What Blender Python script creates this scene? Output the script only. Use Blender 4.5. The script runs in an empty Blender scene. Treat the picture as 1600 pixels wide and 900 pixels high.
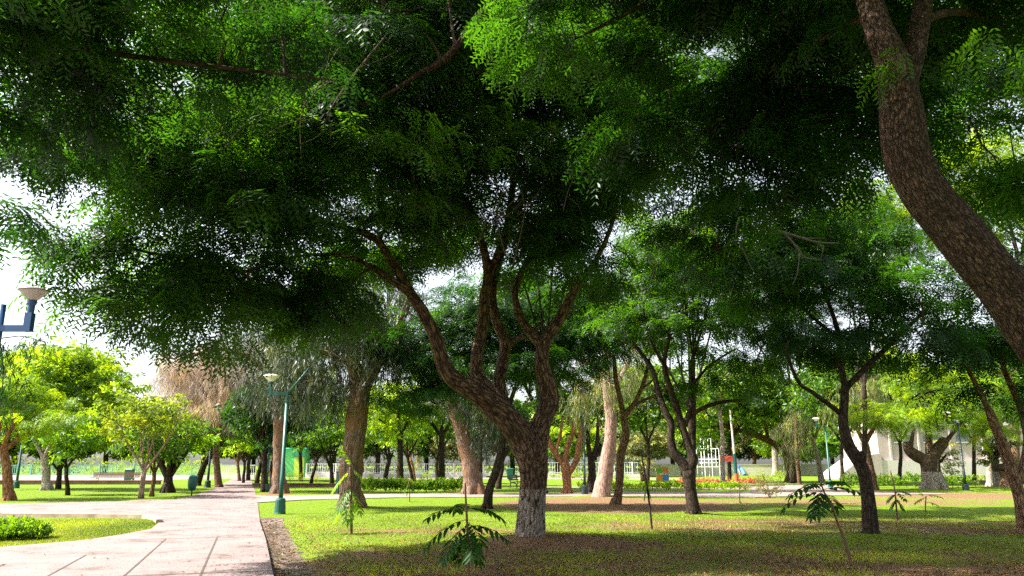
import bpy, bmesh, math, random
import numpy as np
from mathutils import Vector, Matrix, noise as mnoise
R = math.radians
C = bpy.context.scene.collection
scene = bpy.context.scene
# ------------------------------------------------------------------ camera, sky, sun, exposure
FPX, PITCH, EYE = 1200.0, R(13.0), 1.6
cam = bpy.data.objects.new('camera', bpy.data.cameras.new('camera')); C.objects.link(cam)
cam.data.sensor_width = 36; cam.data.lens = 36 * FPX / 1600
cam.data.clip_end = 3000; cam.data.clip_start = 0.05
cam.location = (0, 0, EYE); cam.rotation_euler = (math.pi / 2 + PITCH, 0, 0)
scene.camera = cam
SUN_EL, SUN_AZ = R(50), R(-98)          # azimuth measured from +Y towards +X
sdir = Vector((math.sin(SUN_AZ) * math.cos(SUN_EL), math.cos(SUN_AZ) * math.cos(SUN_EL), math.sin(SUN_EL)))
w = bpy.data.worlds.new('World'); scene.world = w; w.use_nodes = True
nt = w.node_tree; bg = nt.nodes['Background']
sky = nt.nodes.new('ShaderNodeTexSky'); sky.sky_type = 'NISHITA'; sky.sun_disc = False
sky.sun_elevation = SUN_EL; sky.sun_rotation = SUN_AZ
sky.air_density = 1.0; sky.dust_density = 3.0; sky.ozone_density = 0.6
hs = nt.nodes.new('ShaderNodeHueSaturation'); hs.inputs['Saturation'].default_value = 0.4
nt.links.new(sky.outputs[0], hs.inputs['Color']); nt.links.new(hs.outputs[0], bg.inputs[0]); bg.inputs[1].default_value = 0.11
sl = bpy.data.lights.new('sun', 'SUN'); sl.energy = 5.0; sl.angle = R(0.5); sl.color = (1.0, 0.94, 0.84)
so = bpy.data.objects.new('sun', sl); C.objects.link(so)
so.rotation_euler = sdir.to_track_quat('Z', 'Y').to_euler()
vs = scene.view_settings; vs.view_transform = 'Standard'; vs.look = 'None'; vs.gamma = 1; vs.exposure = 1.95
vs.use_curve_mapping = False
cy = scene.cycles
cy.max_bounces = 4; cy.diffuse_bounces = 2; cy.glossy_bounces = 2; cy.transmission_bounces = 2; cy.transparent_max_bounces = 4
cy.use_denoising = False
cy.use_adaptive_sampling = True; cy.adaptive_threshold = 0.02
cy.caustics_reflective = False; cy.caustics_refractive = False

# ------------------------------------------------------------------ projection helpers
def at(px, py, d):
    a = (px - 800) / FPX; b = (450 - py) / FPX
    y = math.cos(PITCH) - b * math.sin(PITCH); z = math.sin(PITCH) + b * math.cos(PITCH)
    s = d / y
    return np.array((a * s, d, EYE + z * s))
def gp(px, py, z0=0.0):
    a = (px - 800) / FPX; b = (450 - py) / FPX
    y = math.cos(PITCH) - b * math.sin(PITCH); z = math.sin(PITCH) + b * math.cos(PITCH)
    s = (z0 - EYE) / z
    return np.array((a * s, y * s, z0))
def mpp(d):                      # metres per photo pixel at depth d
    return d / FPX

# ------------------------------------------------------------------ mesh builder
class MB:
    def __init__(s): s.v = []; s.f4 = []; s.f3 = []; s.n = 0; s.t4 = []; s.t3 = []; s.m4 = []; s.m3 = []
    def quads(s, v, f, tint=0.5, mi=0):
        v = np.asarray(v, float).reshape(-1, 3); f = np.asarray(f, int).reshape(-1, 4)
        s.v.append(v); s.f4.append(f + s.n); s.n += len(v)
        s.t4.append(np.broadcast_to(np.asarray(tint, float), (len(f),)).copy()); s.m4.append(np.full(len(f), mi))
    def tris(s, v, f, tint=0.5, mi=0):
        v = np.asarray(v, float).reshape(-1, 3); f = np.asarray(f, int).reshape(-1, 3)
        s.v.append(v); s.f3.append(f + s.n); s.n += len(v)
        s.t3.append(np.broadcast_to(np.asarray(tint, float), (len(f),)).copy()); s.m3.append(np.full(len(f), mi))
    def box(s, c, size, rz=0.0, mi=0, tint=0.5, taper=1.0):
        x, y, z = [q / 2 for q in size]
        v = np.array([(-x, -y, -z), (x, -y, -z), (x, y, -z), (-x, y, -z), (-x * taper, -y * taper, z), (x * taper, -y * taper, z), (x * taper, y * taper, z), (-x * taper, y * taper, z)])
        ca, sa = math.cos(rz), math.sin(rz)
        v = v @ np.array([[ca, sa, 0], [-sa, ca, 0], [0, 0, 1]]) + np.array(c)
        s.quads(v, [(3, 2, 1, 0), (4, 5, 6, 7), (0, 1, 5, 4), (1, 2, 6, 5), (2, 3, 7, 6), (3, 0, 4, 7)], tint, mi)
    def tube(s, pts, rad, sides=8, step=None, rough=0.0, mi=0, seed=0, cap=True, freq=1.5):
        pts = np.asarray(pts, float); rad = np.asarray(rad, float)
        if step: pts, rad = smooth_path(pts, rad, step)
        n = len(pts)
        T = np.gradient(pts, axis=0); T /= np.linalg.norm(T, axis=1)[:, None] + 1e-9
        ref = np.array((0, 0, 1.0)) if abs(T[0][2]) < 0.9 else np.array((1.0, 0, 0))
        N = np.cross(T[0], ref); N /= np.linalg.norm(N); Ns = [N]
        for i in range(1, n):
            N = N - T[i] * N.dot(T[i]); N /= np.linalg.norm(N) + 1e-9; Ns.append(N)
        Ns = np.array(Ns); Bs = np.cross(T, Ns)
        a = np.linspace(0, 2 * math.pi, sides, endpoint=False)
        r = rad[:, None] * np.ones(sides)
        if rough:
            for i in range(n):
                for j in range(sides):
                    q = pts[i] * freq + np.array((math.cos(a[j]), math.sin(a[j]), seed)) * 1.3
                    r[i, j] *= 1 + rough * mnoise.noise(Vector(q)) * 1.6
        v = pts[:, None, :] + r[:, :, None] * (np.cos(a)[None, :, None] * Ns[:, None, :] + np.sin(a)[None, :, None] * Bs[:, None, :])
        i = np.arange(n - 1)[:, None] * sides; j = np.arange(sides)[None, :]; k = (j + 1) % sides
        f = np.stack([i + j, i + k, i + sides + k, i + sides + j], -1).reshape(-1, 4)
        s.quads(v.reshape(-1, 3), f, 0.5, mi)
        if cap:
            b0 = s.n - n * sides
            for base in (0, (n - 1) * sides):
                ids = b0 + base + np.arange(sides); c = pts[0] if base == 0 else pts[-1]
                s.v.append(np.array([c])); ci = s.n; s.n += 1
                tri = np.array([(ids[q], ids[(q + 1) % sides], ci) for q in range(sides)])
                if base == 0: tri = tri[:, ::-1]
                s.f3.append(tri); s.t3.append(np.full(sides, .5)); s.m3.append(np.full(sides, mi))
    def lathe(s, prof, c=(0, 0, 0), sides=24, mi=0, tilt=None):
        prof = np.asarray(prof, float); n = len(prof)
        a = np.linspace(0, 2 * math.pi, sides, endpoint=False)
        v = np.stack([prof[:, 0][:, None] * np.cos(a), prof[:, 0][:, None] * np.sin(a), prof[:, 1][:, None] * np.ones(sides)], -1).reshape(-1, 3)
        i = np.arange(n - 1)[:, None] * sides; j = np.arange(sides)[None, :]; k = (j + 1) % sides
        f = np.stack([i + j, i + k, i + sides + k, i + sides + j], -1).reshape(-1, 4)
        s.quads(v + np.array(c), f, 0.5, mi)
    def mesh(s, name, mats, smooth=False):
        me = bpy.data.meshes.new(name)
        V = np.concatenate(s.v) if s.v else np.zeros((0, 3))
        me.vertices.add(len(V)); me.vertices.foreach_set('co', V.ravel())
        F4 = np.concatenate(s.f4) if s.f4 else np.zeros((0, 4), int); F3 = np.concatenate(s.f3) if s.f3 else np.zeros((0, 3), int)
        nl = F4.size + F3.size; npoly = len(F4) + len(F3)
        me.loops.add(nl); me.loops.foreach_set('vertex_index', np.concatenate([F4.ravel(), F3.ravel()]).astype(np.int32))
        me.polygons.add(npoly)
        ls = np.concatenate([np.arange(len(F4)) * 4, F4.size + np.arange(len(F3)) * 3]).astype(np.int32)
        me.polygons.foreach_set('loop_start', ls)
        me.polygons.foreach_set('material_index', np.concatenate([np.concatenate(s.m4) if s.m4 else [], np.concatenate(s.m3) if s.m3 else []]).astype(np.int32))
        me.polygons.foreach_set('use_smooth', np.full(npoly, smooth))
        at_ = me.attributes.new('tint', 'FLOAT', 'FACE')
        at_.data.foreach_set('value', np.concatenate([np.concatenate(s.t4) if s.t4 else [], np.concatenate(s.t3) if s.t3 else []]).astype(np.float32))
        me.update(calc_edges=True)
        for m in (mats if isinstance(mats, (list, tuple)) else [mats]): me.materials.append(m)
        return me
    def build(s, name, mats, parent=None, smooth=False, loc=None):
        o = bpy.data.objects.new(name, s.mesh(name, mats, smooth)); C.objects.link(o)
        if parent: o.parent = parent
        if loc is not None: o.location = loc
        return o
def smooth_path(P, r, step):
    out = []; ro = []
    n = len(P)
    for i in range(n - 1):
        p0, p1, p2, p3 = P[max(i - 1, 0)], P[i], P[i + 1], P[min(i + 2, n - 1)]
        k = max(1, int(np.linalg.norm(p2 - p1) / step))
        for t in np.arange(k) / k:
            out.append(0.5 * ((2 * p1) + (-p0 + p2) * t + (2 * p0 - 5 * p1 + 4 * p2 - p3) * t * t + (-p0 + 3 * p1 - 3 * p2 + p3) * t ** 3))
            ro.append(r[i] * (1 - t) + r[i + 1] * t)
    out.append(P[-1]); ro.append(r[-1])
    return np.array(out), np.array(ro)
def tag(o, label=None, cat=None, group=None, kind=None):
    if label: o['label'] = label
    if cat: o['category'] = cat
    if group: o['group'] = group
    if kind: o['kind'] = kind
    return o
def empty(name, loc, label, cat, group=None, rz=0):
    o = bpy.data.objects.new(name, None); C.objects.link(o); o.location = loc; o.rotation_euler = (0, 0, rz)
    o.empty_display_size = 0.3
    return tag(o, label, cat, group)
def copy_tree(o, parent=None):
    c = o.copy(); C.objects.link(c); c.parent = parent
    for ch in list(o.children): copy_tree(ch, c)
    return c

# ------------------------------------------------------------------ materials
MATS = {}
def mat(name):
    m = bpy.data.materials.new(name); m.use_nodes = True; MATS[name] = m
    return m, m.node_tree, m.node_tree.nodes, m.node_tree.links
def ramp(n, stops):
    r = n.new('ShaderNodeValToRGB'); e = r.color_ramp.elements
    while len(e) > 1: e.remove(e[-1])
    e[0].position = stops[0][0]; e[0].color = (*stops[0][1], 1)
    for p, c in stops[1:]:
        q = e.new(p); q.color = (*c, 1)
    return r
def simple(name, col, rough=0.6, metal=0.0, var=0.12, scale=6.0, bump=0.0, spec=0.4):
    m, t, n, l = mat(name); b = n['Principled BSDF']
    tc = n.new('ShaderNodeTexCoord'); no = n.new('ShaderNodeTexNoise'); no.inputs['Scale'].default_value = scale; no.inputs['Detail'].default_value = 6
    l.new(tc.outputs['Object'], no.inputs['Vector'])
    r = ramp(n, [(0.3, tuple(c * (1 - var) for c in col)), (0.7, tuple(min(1, c * (1 + var)) for c in col))])
    l.new(no.outputs[0], r.inputs[0]); l.new(r.outputs[0], b.inputs['Base Color'])
    b.inputs['Roughness'].default_value = rough; b.inputs['Metallic'].default_value = metal; b.inputs['Specular IOR Level'].default_value = spec
    if bump:
        bp = n.new('ShaderNodeBump'); bp.inputs['Strength'].default_value = bump; l.new(no.outputs[0], bp.inputs['Height']); l.new(bp.outputs[0], b.inputs['Normal'])
    return m
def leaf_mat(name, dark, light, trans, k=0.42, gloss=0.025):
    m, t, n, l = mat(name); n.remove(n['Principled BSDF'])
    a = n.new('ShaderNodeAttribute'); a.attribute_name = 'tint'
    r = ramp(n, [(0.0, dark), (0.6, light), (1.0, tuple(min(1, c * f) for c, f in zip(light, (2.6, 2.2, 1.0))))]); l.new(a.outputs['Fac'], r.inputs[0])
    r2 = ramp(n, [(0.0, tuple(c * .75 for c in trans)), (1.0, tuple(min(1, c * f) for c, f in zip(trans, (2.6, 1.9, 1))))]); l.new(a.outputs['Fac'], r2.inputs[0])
    d = n.new('ShaderNodeBsdfDiffuse'); tr = n.new('ShaderNodeBsdfTranslucent'); g = n.new('ShaderNodeBsdfGlossy'); g.inputs['Roughness'].default_value = 0.45
    g.inputs['Color'].default_value = (0.8, 0.85, 0.8, 1)
    l.new(r.outputs[0], d.inputs[0]); l.new(r2.outputs[0], tr.inputs[0])
    m1 = n.new('ShaderNodeMixShader'); m1.inputs[0].default_value = k; l.new(d.outputs[0], m1.inputs[1]); l.new(tr.outputs[0], m1.inputs[2])
    m2 = n.new('ShaderNodeMixShader'); m2.inputs[0].default_value = gloss; l.new(m1.outputs[0], m2.inputs[1]); l.new(g.outputs[0], m2.inputs[2])
    l.new(m2.outputs[0], n['Material Output'].inputs[0])
    return m
def bark_mat(name, c1, c2, wash=0.0, scale=(9, 9, 2.2), bump=0.6, patches=None, vor=.45, crack=.22):
    m, t, n, l = mat(name); b = n['Principled BSDF']; b.inputs['Roughness'].default_value = 0.9; b.inputs['Specular IOR Level'].default_value = 0.15
    tc = n.new('ShaderNodeTexCoord'); mp = n.new('ShaderNodeMapping'); mp.inputs['Scale'].default_value = scale
    ba = n.new('ShaderNodeAttribute'); ba.attribute_name = 'bark'; l.new(ba.outputs['Vector'], mp.inputs[0])
    no = n.new('ShaderNodeTexNoise'); no.inputs['Scale'].default_value = 2.2; no.inputs['Detail'].default_value = 8; no.inputs['Roughness'].default_value = 0.7
    l.new(mp.outputs[0], no.inputs['Vector'])
    vo = n.new('ShaderNodeTexVoronoi'); vo.feature = 'DISTANCE_TO_EDGE'; vo.inputs['Scale'].default_value = 2.6; l.new(mp.outputs[0], vo.inputs['Vector'])
    mul = n.new('ShaderNodeMath'); mul.operation = 'MULTIPLY_ADD'; l.new(vo.outputs[0], mul.inputs[0]); mul.inputs[1].default_value = vor; l.new(no.outputs[0], mul.inputs[2])
    r = ramp(n, [(0.36, c1), (0.68, c2), (1.0, tuple(min(1, c * 1.25) for c in c2))]); l.new(mul.outputs[0], r.inputs[0])
    vc = n.new('ShaderNodeTexVoronoi'); vc.feature = 'DISTANCE_TO_EDGE'; vc.inputs['Scale'].default_value = 1.7
    wv = n.new('ShaderNodeVectorMath'); wv.operation = 'MULTIPLY_ADD'; l.new(no.outputs['Color'], wv.inputs[0]); wv.inputs[1].default_value = (.9, .9, .9); l.new(mp.outputs[0], wv.inputs[2]); l.new(wv.outputs[0], vc.inputs['Vector'])
    rc = ramp(n, [(0.0, (crack,) * 3), (0.16, (1, 1, 1))]); l.new(vc.outputs[0], rc.inputs[0])  # fissures darkened in the colour, standing in for shading the bump barely shows
    mc = n.new('ShaderNodeMix'); mc.data_type = 'RGBA'; mc.blend_type = 'MULTIPLY'; mc.inputs['Factor'].default_value = 1; l.new(r.outputs[0], mc.inputs['A']); l.new(rc.outputs[0], mc.inputs['B'])
    col = mc.outputs['Result']
    if patches:
        n2 = n.new('ShaderNodeTexNoise'); n2.inputs['Scale'].default_value = 1.6; n2.inputs['Detail'].default_value = 5; l.new(tc.outputs['Object'], n2.inputs['Vector'])
        r2 = ramp(n, [(0.5, (0, 0, 0)), (0.58, (1, 1, 1))]); l.new(n2.outputs[0], r2.inputs[0])
        mx = n.new('ShaderNodeMix'); mx.data_type = 'RGBA'; l.new(r2.outputs[0], mx.inputs['Factor']); l.new(col, mx.inputs['A']); mx.inputs['B'].default_value = (*patches, 1)
        col = mx.outputs['Result']
    if wash:
        sep = n.new('ShaderNodeSeparateXYZ'); l.new(tc.outputs['Object'], sep.inputs[0])
        n3 = n.new('ShaderNodeTexNoise'); n3.inputs['Scale'].default_value = 7; n3.inputs['Detail'].default_value = 5; l.new(mp.outputs[0], n3.inputs['Vector'])
        m3 = n.new('ShaderNodeMath'); m3.operation = 'MULTIPLY_ADD'; l.new(n3.outputs[0], m3.inputs[0]); m3.inputs[1].default_value = 0.12; l.new(sep.outputs[2], m3.inputs[2])
        lt = n.new('ShaderNodeMath'); lt.operation = 'LESS_THAN'; l.new(m3.outputs[0], lt.inputs[0]); lt.inputs[1].default_value = wash + 0.06
        wr = ramp(n, [(0.45, (0, 0, 0)), (0.66, (.85, .85, .85))]); l.new(mul.outputs[0], wr.inputs[0])
        m4 = n.new('ShaderNodeMath'); m4.operation = 'MULTIPLY'; l.new(lt.outputs[0], m4.inputs[0]); l.new(wr.outputs[0], m4.inputs[1])
        mx = n.new('ShaderNodeMix'); mx.data_type = 'RGBA'; l.new(m4.outputs[0], mx.inputs['Factor']); l.new(col, mx.inputs['A']); mx.inputs['B'].default_value = (0.36, 0.325, 0.285, 1)
        col = mx.outputs['Result']
    l.new(col, b.inputs['Base Color'])
    bp = n.new('ShaderNodeBump'); bp.inputs['Strength'].default_value = bump; bp.inputs['Distance'].default_value = 0.05
    hb = n.new('ShaderNodeMath'); hb.operation = 'MULTIPLY'; l.new(mul.outputs[0], hb.inputs[0]); l.new(rc.outputs[0], hb.inputs[1]); l.new(hb.outputs[0], bp.inputs['Height']); l.new(bp.outputs[0], b.inputs['Normal'])
    return m
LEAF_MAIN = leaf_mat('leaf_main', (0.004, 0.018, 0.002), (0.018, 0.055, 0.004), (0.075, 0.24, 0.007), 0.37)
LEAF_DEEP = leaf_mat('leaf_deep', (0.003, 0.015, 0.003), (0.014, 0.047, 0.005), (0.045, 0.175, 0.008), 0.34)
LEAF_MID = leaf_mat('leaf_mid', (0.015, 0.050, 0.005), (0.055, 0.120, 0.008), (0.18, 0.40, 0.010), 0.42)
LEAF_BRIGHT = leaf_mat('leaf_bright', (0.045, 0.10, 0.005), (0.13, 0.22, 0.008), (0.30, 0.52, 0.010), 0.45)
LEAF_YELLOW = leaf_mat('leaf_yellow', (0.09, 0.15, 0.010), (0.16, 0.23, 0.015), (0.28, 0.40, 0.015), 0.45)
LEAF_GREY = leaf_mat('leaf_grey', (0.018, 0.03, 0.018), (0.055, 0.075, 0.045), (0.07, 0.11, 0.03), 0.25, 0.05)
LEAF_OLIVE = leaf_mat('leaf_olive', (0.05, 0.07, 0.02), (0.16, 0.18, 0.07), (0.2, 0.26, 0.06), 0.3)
LEAF_DRY = leaf_mat('leaf_dry', (0.25, 0.18, 0.14), (0.50, 0.39, 0.33), (0.36, 0.28, 0.22), 0.3)
LEAF_FLOWER = leaf_mat('leaf_flower', (0.30, 0.05, 0.04), (0.42, 0.12, 0.08), (0.3, 0.1, 0.05), 0.3)
LEAF_SAP = leaf_mat('leaf_sapling', (0.005, 0.024, 0.004), (0.014, 0.052, 0.006), (0.05, 0.17, 0.010), 0.34, 0.015)
LEAF_LITTER = leaf_mat('leaf_litter', (0.03, 0.018, 0.009), (0.13, 0.08, 0.035), (0.08, 0.05, 0.02), 0.1)
GRASS_BLADE = leaf_mat('grass_blade', (0.06, 0.10, 0.010), (0.13, 0.175, 0.018), (0.22, 0.32, 0.018), 0.4, 0.03)
BARK_MAIN = bark_mat('bark_main', (0.020, 0.011, 0.007), (0.21, 0.125, 0.08), wash=1.12, bump=0.9)
BARK_NEAR = bark_mat('bark_near', (0.012, 0.007, 0.005), (0.15, 0.088, 0.058), scale=(26, 26, 8), bump=1.0, vor=.35)
BARK_DARK = bark_mat('bark_dark', (0.018, 0.013, 0.010), (0.07, 0.048, 0.034))
BARK_DARKW = bark_mat('bark_dark_wash', (0.03, 0.02, 0.015), (0.13, 0.09, 0.06), wash=1.2)
BARK_BROWN = bark_mat('bark_brown', (0.07, 0.038, 0.022), (0.26, 0.15, 0.09))
BARK_ORANGE = bark_mat('bark_orange', (0.16, 0.065, 0.03), (0.42, 0.20, 0.10))
BARK_EUC = bark_mat('bark_eucalyptus', (0.08, 0.048, 0.034), (0.32, 0.215, 0.16), scale=(10, 10, 0.9), bump=1.0, patches=(0.22, 0.12, 0.065), crack=.4)
BARK_PINK = bark_mat('bark_pink', (0.20, 0.11, 0.085), (0.46, 0.31, 0.25), scale=(8, 8, 1.2), bump=0.8, crack=.5)
BARK_PALE = bark_mat('bark_pale', (0.24, 0.17, 0.13), (0.52, 0.42, 0.35), wash=1.1)
BARK_DEAD = bark_mat('bark_dead', (0.07, 0.055, 0.04), (0.17, 0.15, 0.12), bump=0.2)

# ------------------------------------------------------------------ foliage sprays
def rotm(yaw, pitch, roll):
    cy_, sy = np.cos(yaw), np.sin(yaw); cp, sp = np.cos(pitch), np.sin(pitch); cr, sr = np.cos(roll), np.sin(roll)
    z = np.zeros_like(cy_); o = np.ones_like(cy_)
    Rz = np.stack([np.stack([cy_, -sy, z], -1), np.stack([sy, cy_, z], -1), np.stack([z, z, o], -1)], -2)
    Ry = np.stack([np.stack([cp, z, sp], -1), np.stack([z, o, z], -1), np.stack([-sp, z, cp], -1)], -2)
    Rx = np.stack([np.stack([o, z, z], -1), np.stack([z, cr, -sr], -1), np.stack([z, sr, cr], -1)], -2)
    return Rz @ Ry @ Rx
def diamond(base, d, wv, L, W):
    return [base, base + d * L * 0.45 + wv * W, base + d * L, base + d * L * 0.45 - wv * W]
def spray_feather(rs, leaves=12, pairs=9, L=0.7, leaf=0.34, ll=0.075, lw=0.0125, droop=0.5):
    q = []
    for i in range(leaves):
        t = 0.12 + 0.88 * i / (leaves - 1); side = 1 if i % 2 else -1
        p = np.array((L * t, 0, -droop * 0.25 * L * t * t))
        ang = side * R(rs.uniform(40, 75)) * (1 - 0.55 * t) + R(rs.uniform(-10, 10))
        if i == leaves - 1: ang = 0
        e = R(rs.uniform(-30, 15)); Lf = leaf * rs.uniform(0.75, 1.15)
        for k in range(pairs):
            u = (k + 0.8) / (pairs + 0.3)
            ee = e - droop * 1.0 * u
            dr = np.array((math.cos(ang) * math.cos(ee), math.sin(ang) * math.cos(ee), math.sin(ee)))
            b = p + dr * Lf * u + np.array((0, 0, -0.12 * droop * u * u * Lf))
            sd = np.array((-math.sin(ang), math.cos(ang), 0))
            sz = ll * (1.0 - 0.45 * abs(u - 0.45) * 1.6) * rs.uniform(0.85, 1.1)
            for s in (1, -1):
                dd = sd * s * 0.85 + dr * 0.5 + np.array((0, 0, rs.uniform(-0.45, 0.05))); dd /= np.linalg.norm(dd)
                wv = dr + np.array((0, 0, rs.uniform(-.3, .3))); wv /= np.linalg.norm(wv)
                q.append(diamond(b, dd, wv, sz, lw * sz / ll * 1.15))
    return np.array(q)
def spray_simple(rs, leaves=10, L=0.6, ll=0.2, lw=0.04, drp=0.3):
    q = []
    for i in range(leaves):
        t = rs.uniform(0.1, 1); ang = rs.uniform(-1.3, 1.3); e = rs.uniform(-0.9, 0.4) - drp
        dd = np.array((math.cos(ang) * math.cos(e), math.sin(ang) * math.cos(e), math.sin(e)))
        wv = np.cross(dd, rs.normal(size=3)); wv /= np.linalg.norm(wv)
        p = np.array((L * t, rs.normal() * 0.1 * L, rs.normal() * 0.1 * L))
        q.append(diamond(p, dd, wv, ll * rs.uniform(.7, 1.2), lw))
    return np.array(q)
def spray_weep(rs, leaves=18, L=1.1, ll=0.15, lw=0.011):
    q = []; a0 = rs.uniform(0, 6.28)
    for i in range(leaves):
        t = (i + rs.uniform(0, 1)) / leaves
        p = np.array((0.28 * L * math.sqrt(t), 0.05 * math.sin(t * 5 + a0), -L * t * t * 0.9))
        ang = rs.uniform(0, 6.28)
        dd = np.array((math.cos(ang) * 0.4, math.sin(ang) * 0.4, -1.0)); dd /= np.linalg.norm(dd)
        wv = np.cross(dd, rs.normal(size=3)); wv /= np.linalg.norm(wv)
        q.append(diamond(p, dd, wv, ll * rs.uniform(.8, 1.3), lw))
    return np.array(q)
def protos(fn, n=6, seed=1, **k):
    rs = np.random.default_rng(seed)
    return [fn(rs, **k) for _ in range(n)]
DM = 2.35
P_NEAR = protos(spray_feather, 8, 1, leaves=10, pairs=6, leaf=0.50, ll=0.155, lw=0.024, droop=.6)
P_NEAR2 = protos(spray_feather, 6, 2, leaves=10, pairs=6, leaf=0.50, ll=0.16, lw=0.026, droop=.6)
P_MID = protos(spray_feather, 6, 3, leaves=9, pairs=5, leaf=0.40, ll=0.14, lw=0.03)
P_FAR = protos(spray_simple, 6, 4, leaves=16, L=0.8, ll=0.30, lw=0.06)
P_FAR2 = protos(spray_simple, 6, 5, leaves=12, L=0.9, ll=0.42, lw=0.09)
P_WEEP = protos(spray_weep, 6, 6, leaves=20, ll=.22, lw=.015)
P_WEEPS = protos(spray_weep, 6, 8, leaves=14, L=1.3, ll=0.3, lw=0.012)
P_DRY = protos(spray_weep, 6, 7, leaves=16, L=1.2, ll=0.38, lw=0.007)
P_BUSH = protos(spray_simple, 5, 9, leaves=14, L=0.22, ll=0.09, lw=0.022, drp=-0.3)

def scatter(mb, P, pos, yaw, pitch, roll, sc, tint, rs):
    N = len(pos); idx = rs.integers(0, len(P), N); M = rotm(yaw, pitch, roll)
    for k in range(len(P)):
        w_ = np.where(idx == k)[0]
        if not len(w_): continue
        q = P[k].reshape(-1, 3)
        v = np.einsum('nij,mj->nmi', M[w_], q) * sc[w_][:, None, None] + pos[w_][:, None, :]
        nq = len(q) // 4; f = np.arange(len(w_) * nq * 4).reshape(-1, 4)
        tt = np.repeat(tint[w_], nq) + rs.normal(size=len(w_) * nq) * 0.08
        mb.quads(v.reshape(-1, 3), f, np.clip(tt, 0, 1))

def grow(lobes, P, skel, seed, dens=1.0, per=5, size=1.0, down=(-0.5, 0.35), flat=0.5, upbias=0.0, weep=False, twig=True, gap=0.0, tw_r=1.0, shell=0.45):
    """leaf clusters through the lobes' volume, joined to the limbs by twigs. returns (leaf MB, twig MB)"""
    rs = np.random.default_rng(seed); mb = MB(); tb = MB()
    cs = []; cds = []
    for (c, r) in lobes:
        c = np.array(c, float); r = np.array(r, float)
        area = (r[0] * r[1] * r[2]) ** (2 / 3)
        n = max(4, int(area * 9 * dens * DM))
        d = rs.normal(size=(n, 3)); d /= np.linalg.norm(d, axis=1)[:, None]
        u = rs.uniform(0, 1, n) ** shell
        p = c + d * u[:, None] * r
        if gap:
            keep = np.array([mnoise.noise(Vector(q * 0.9) + Vector((seed, 0, 0))) > -0.5 + gap for q in p]); p = p[keep]; d = d[keep]
        cs.append(p); cds.append(d)
    cs = np.concatenate(cs); cds = np.concatenate(cds)
    n = len(cs)
    pos = np.repeat(cs, per, axis=0) + rs.normal(size=(n * per, 3)) * np.array((.30, .30, .22 * flat)) * size
    out = np.repeat(np.arctan2(cds[:, 1], cds[:, 0]), per)
    yaw = out + rs.normal(size=n * per) * 1.1
    pitch = np.repeat(rs.uniform(-down[1], -down[0], n), per) + rs.normal(size=n * per) * .15       # positive pitch tips the spray downwards
    roll = rs.normal(size=n * per) * .15 if weep else np.repeat(rs.normal(size=n) * .35, per) + rs.normal(size=n * per) * .12
    if weep: pitch = rs.normal(size=n * per) * 0.12
    sc = rs.uniform(0.7, 1.2, n * per) * size
    nz = np.array([mnoise.noise(Vector(q * 0.75) + Vector((7, seed, 0))) for q in cs]); tint = np.repeat(np.clip(rs.beta(1.6, 3.0, n) * .7 + nz * 1.1 + .02, 0, 1), per) + rs.normal(size=n * per) * 0.12  # random leaf tone, plus noise patches that paint in lime sunlit highlights
    scatter(mb, P, pos, yaw, pitch, roll, sc, tint, rs)
    if twig and len(skel):
        nodes = np.array(skel); hubs = cs[rs.permutation(n)[:max(3, n // 9)]]
        order = np.argsort([np.min(np.linalg.norm(nodes - h, axis=1)) for h in hubs])
        for h in hubs[order]:
            dn = np.linalg.norm((nodes - h) * np.array((1, 1, 0.8)), axis=1) + np.maximum(0, nodes[:, 2] - h[2]) * 1.0
            a = nodes[np.argmin(dn)]; L = np.linalg.norm(h - a)
            if L < 0.15: continue
            tt = np.linspace(0, 1, max(3, min(9, int(L / 0.35) + 2)))
            pp = a + (h - a) * tt[:, None] + np.array((0, 0, 1)) * (np.sin(tt * math.pi) * 0.10 * L)[:, None]
            pp[1:-1] += rs.normal(size=(len(tt) - 2, 3)) * 0.05 * L ** 0.5
            r0 = (0.012 + 0.011 * L) * tw_r
            tb.tube(pp, np.linspace(r0, r0 * 0.35, len(tt)), 5, cap=False)
            nodes = np.concatenate([nodes, pp[1:]])
        sel = rs.permutation(n)[:min(n, 900)]
        for c in cs[sel]:
            a = nodes[np.argmin(np.linalg.norm(nodes - c, axis=1))]; L = np.linalg.norm(c - a)
            if L < 0.1 or L > 3: continue
            mid = (a + c) / 2 + rs.normal(size=3) * 0.07 * L + np.array((0, 0, 0.08 * L))
            tb.tube([a, mid, c], [0.009 * tw_r + .003 * L, 0.006 * tw_r, 0.003 * tw_r], 3, cap=False)
    return mb, tb

def skel_nodes(limbs, minr=0.0, from_=1):
    out = []
    for P, r in limbs[from_:] if len(limbs) > 1 else limbs:
        p, _ = smooth_path(np.array(P), np.array(r), 0.3); out.append(p[len(p) // 4:])
    return np.concatenate(out)

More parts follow.
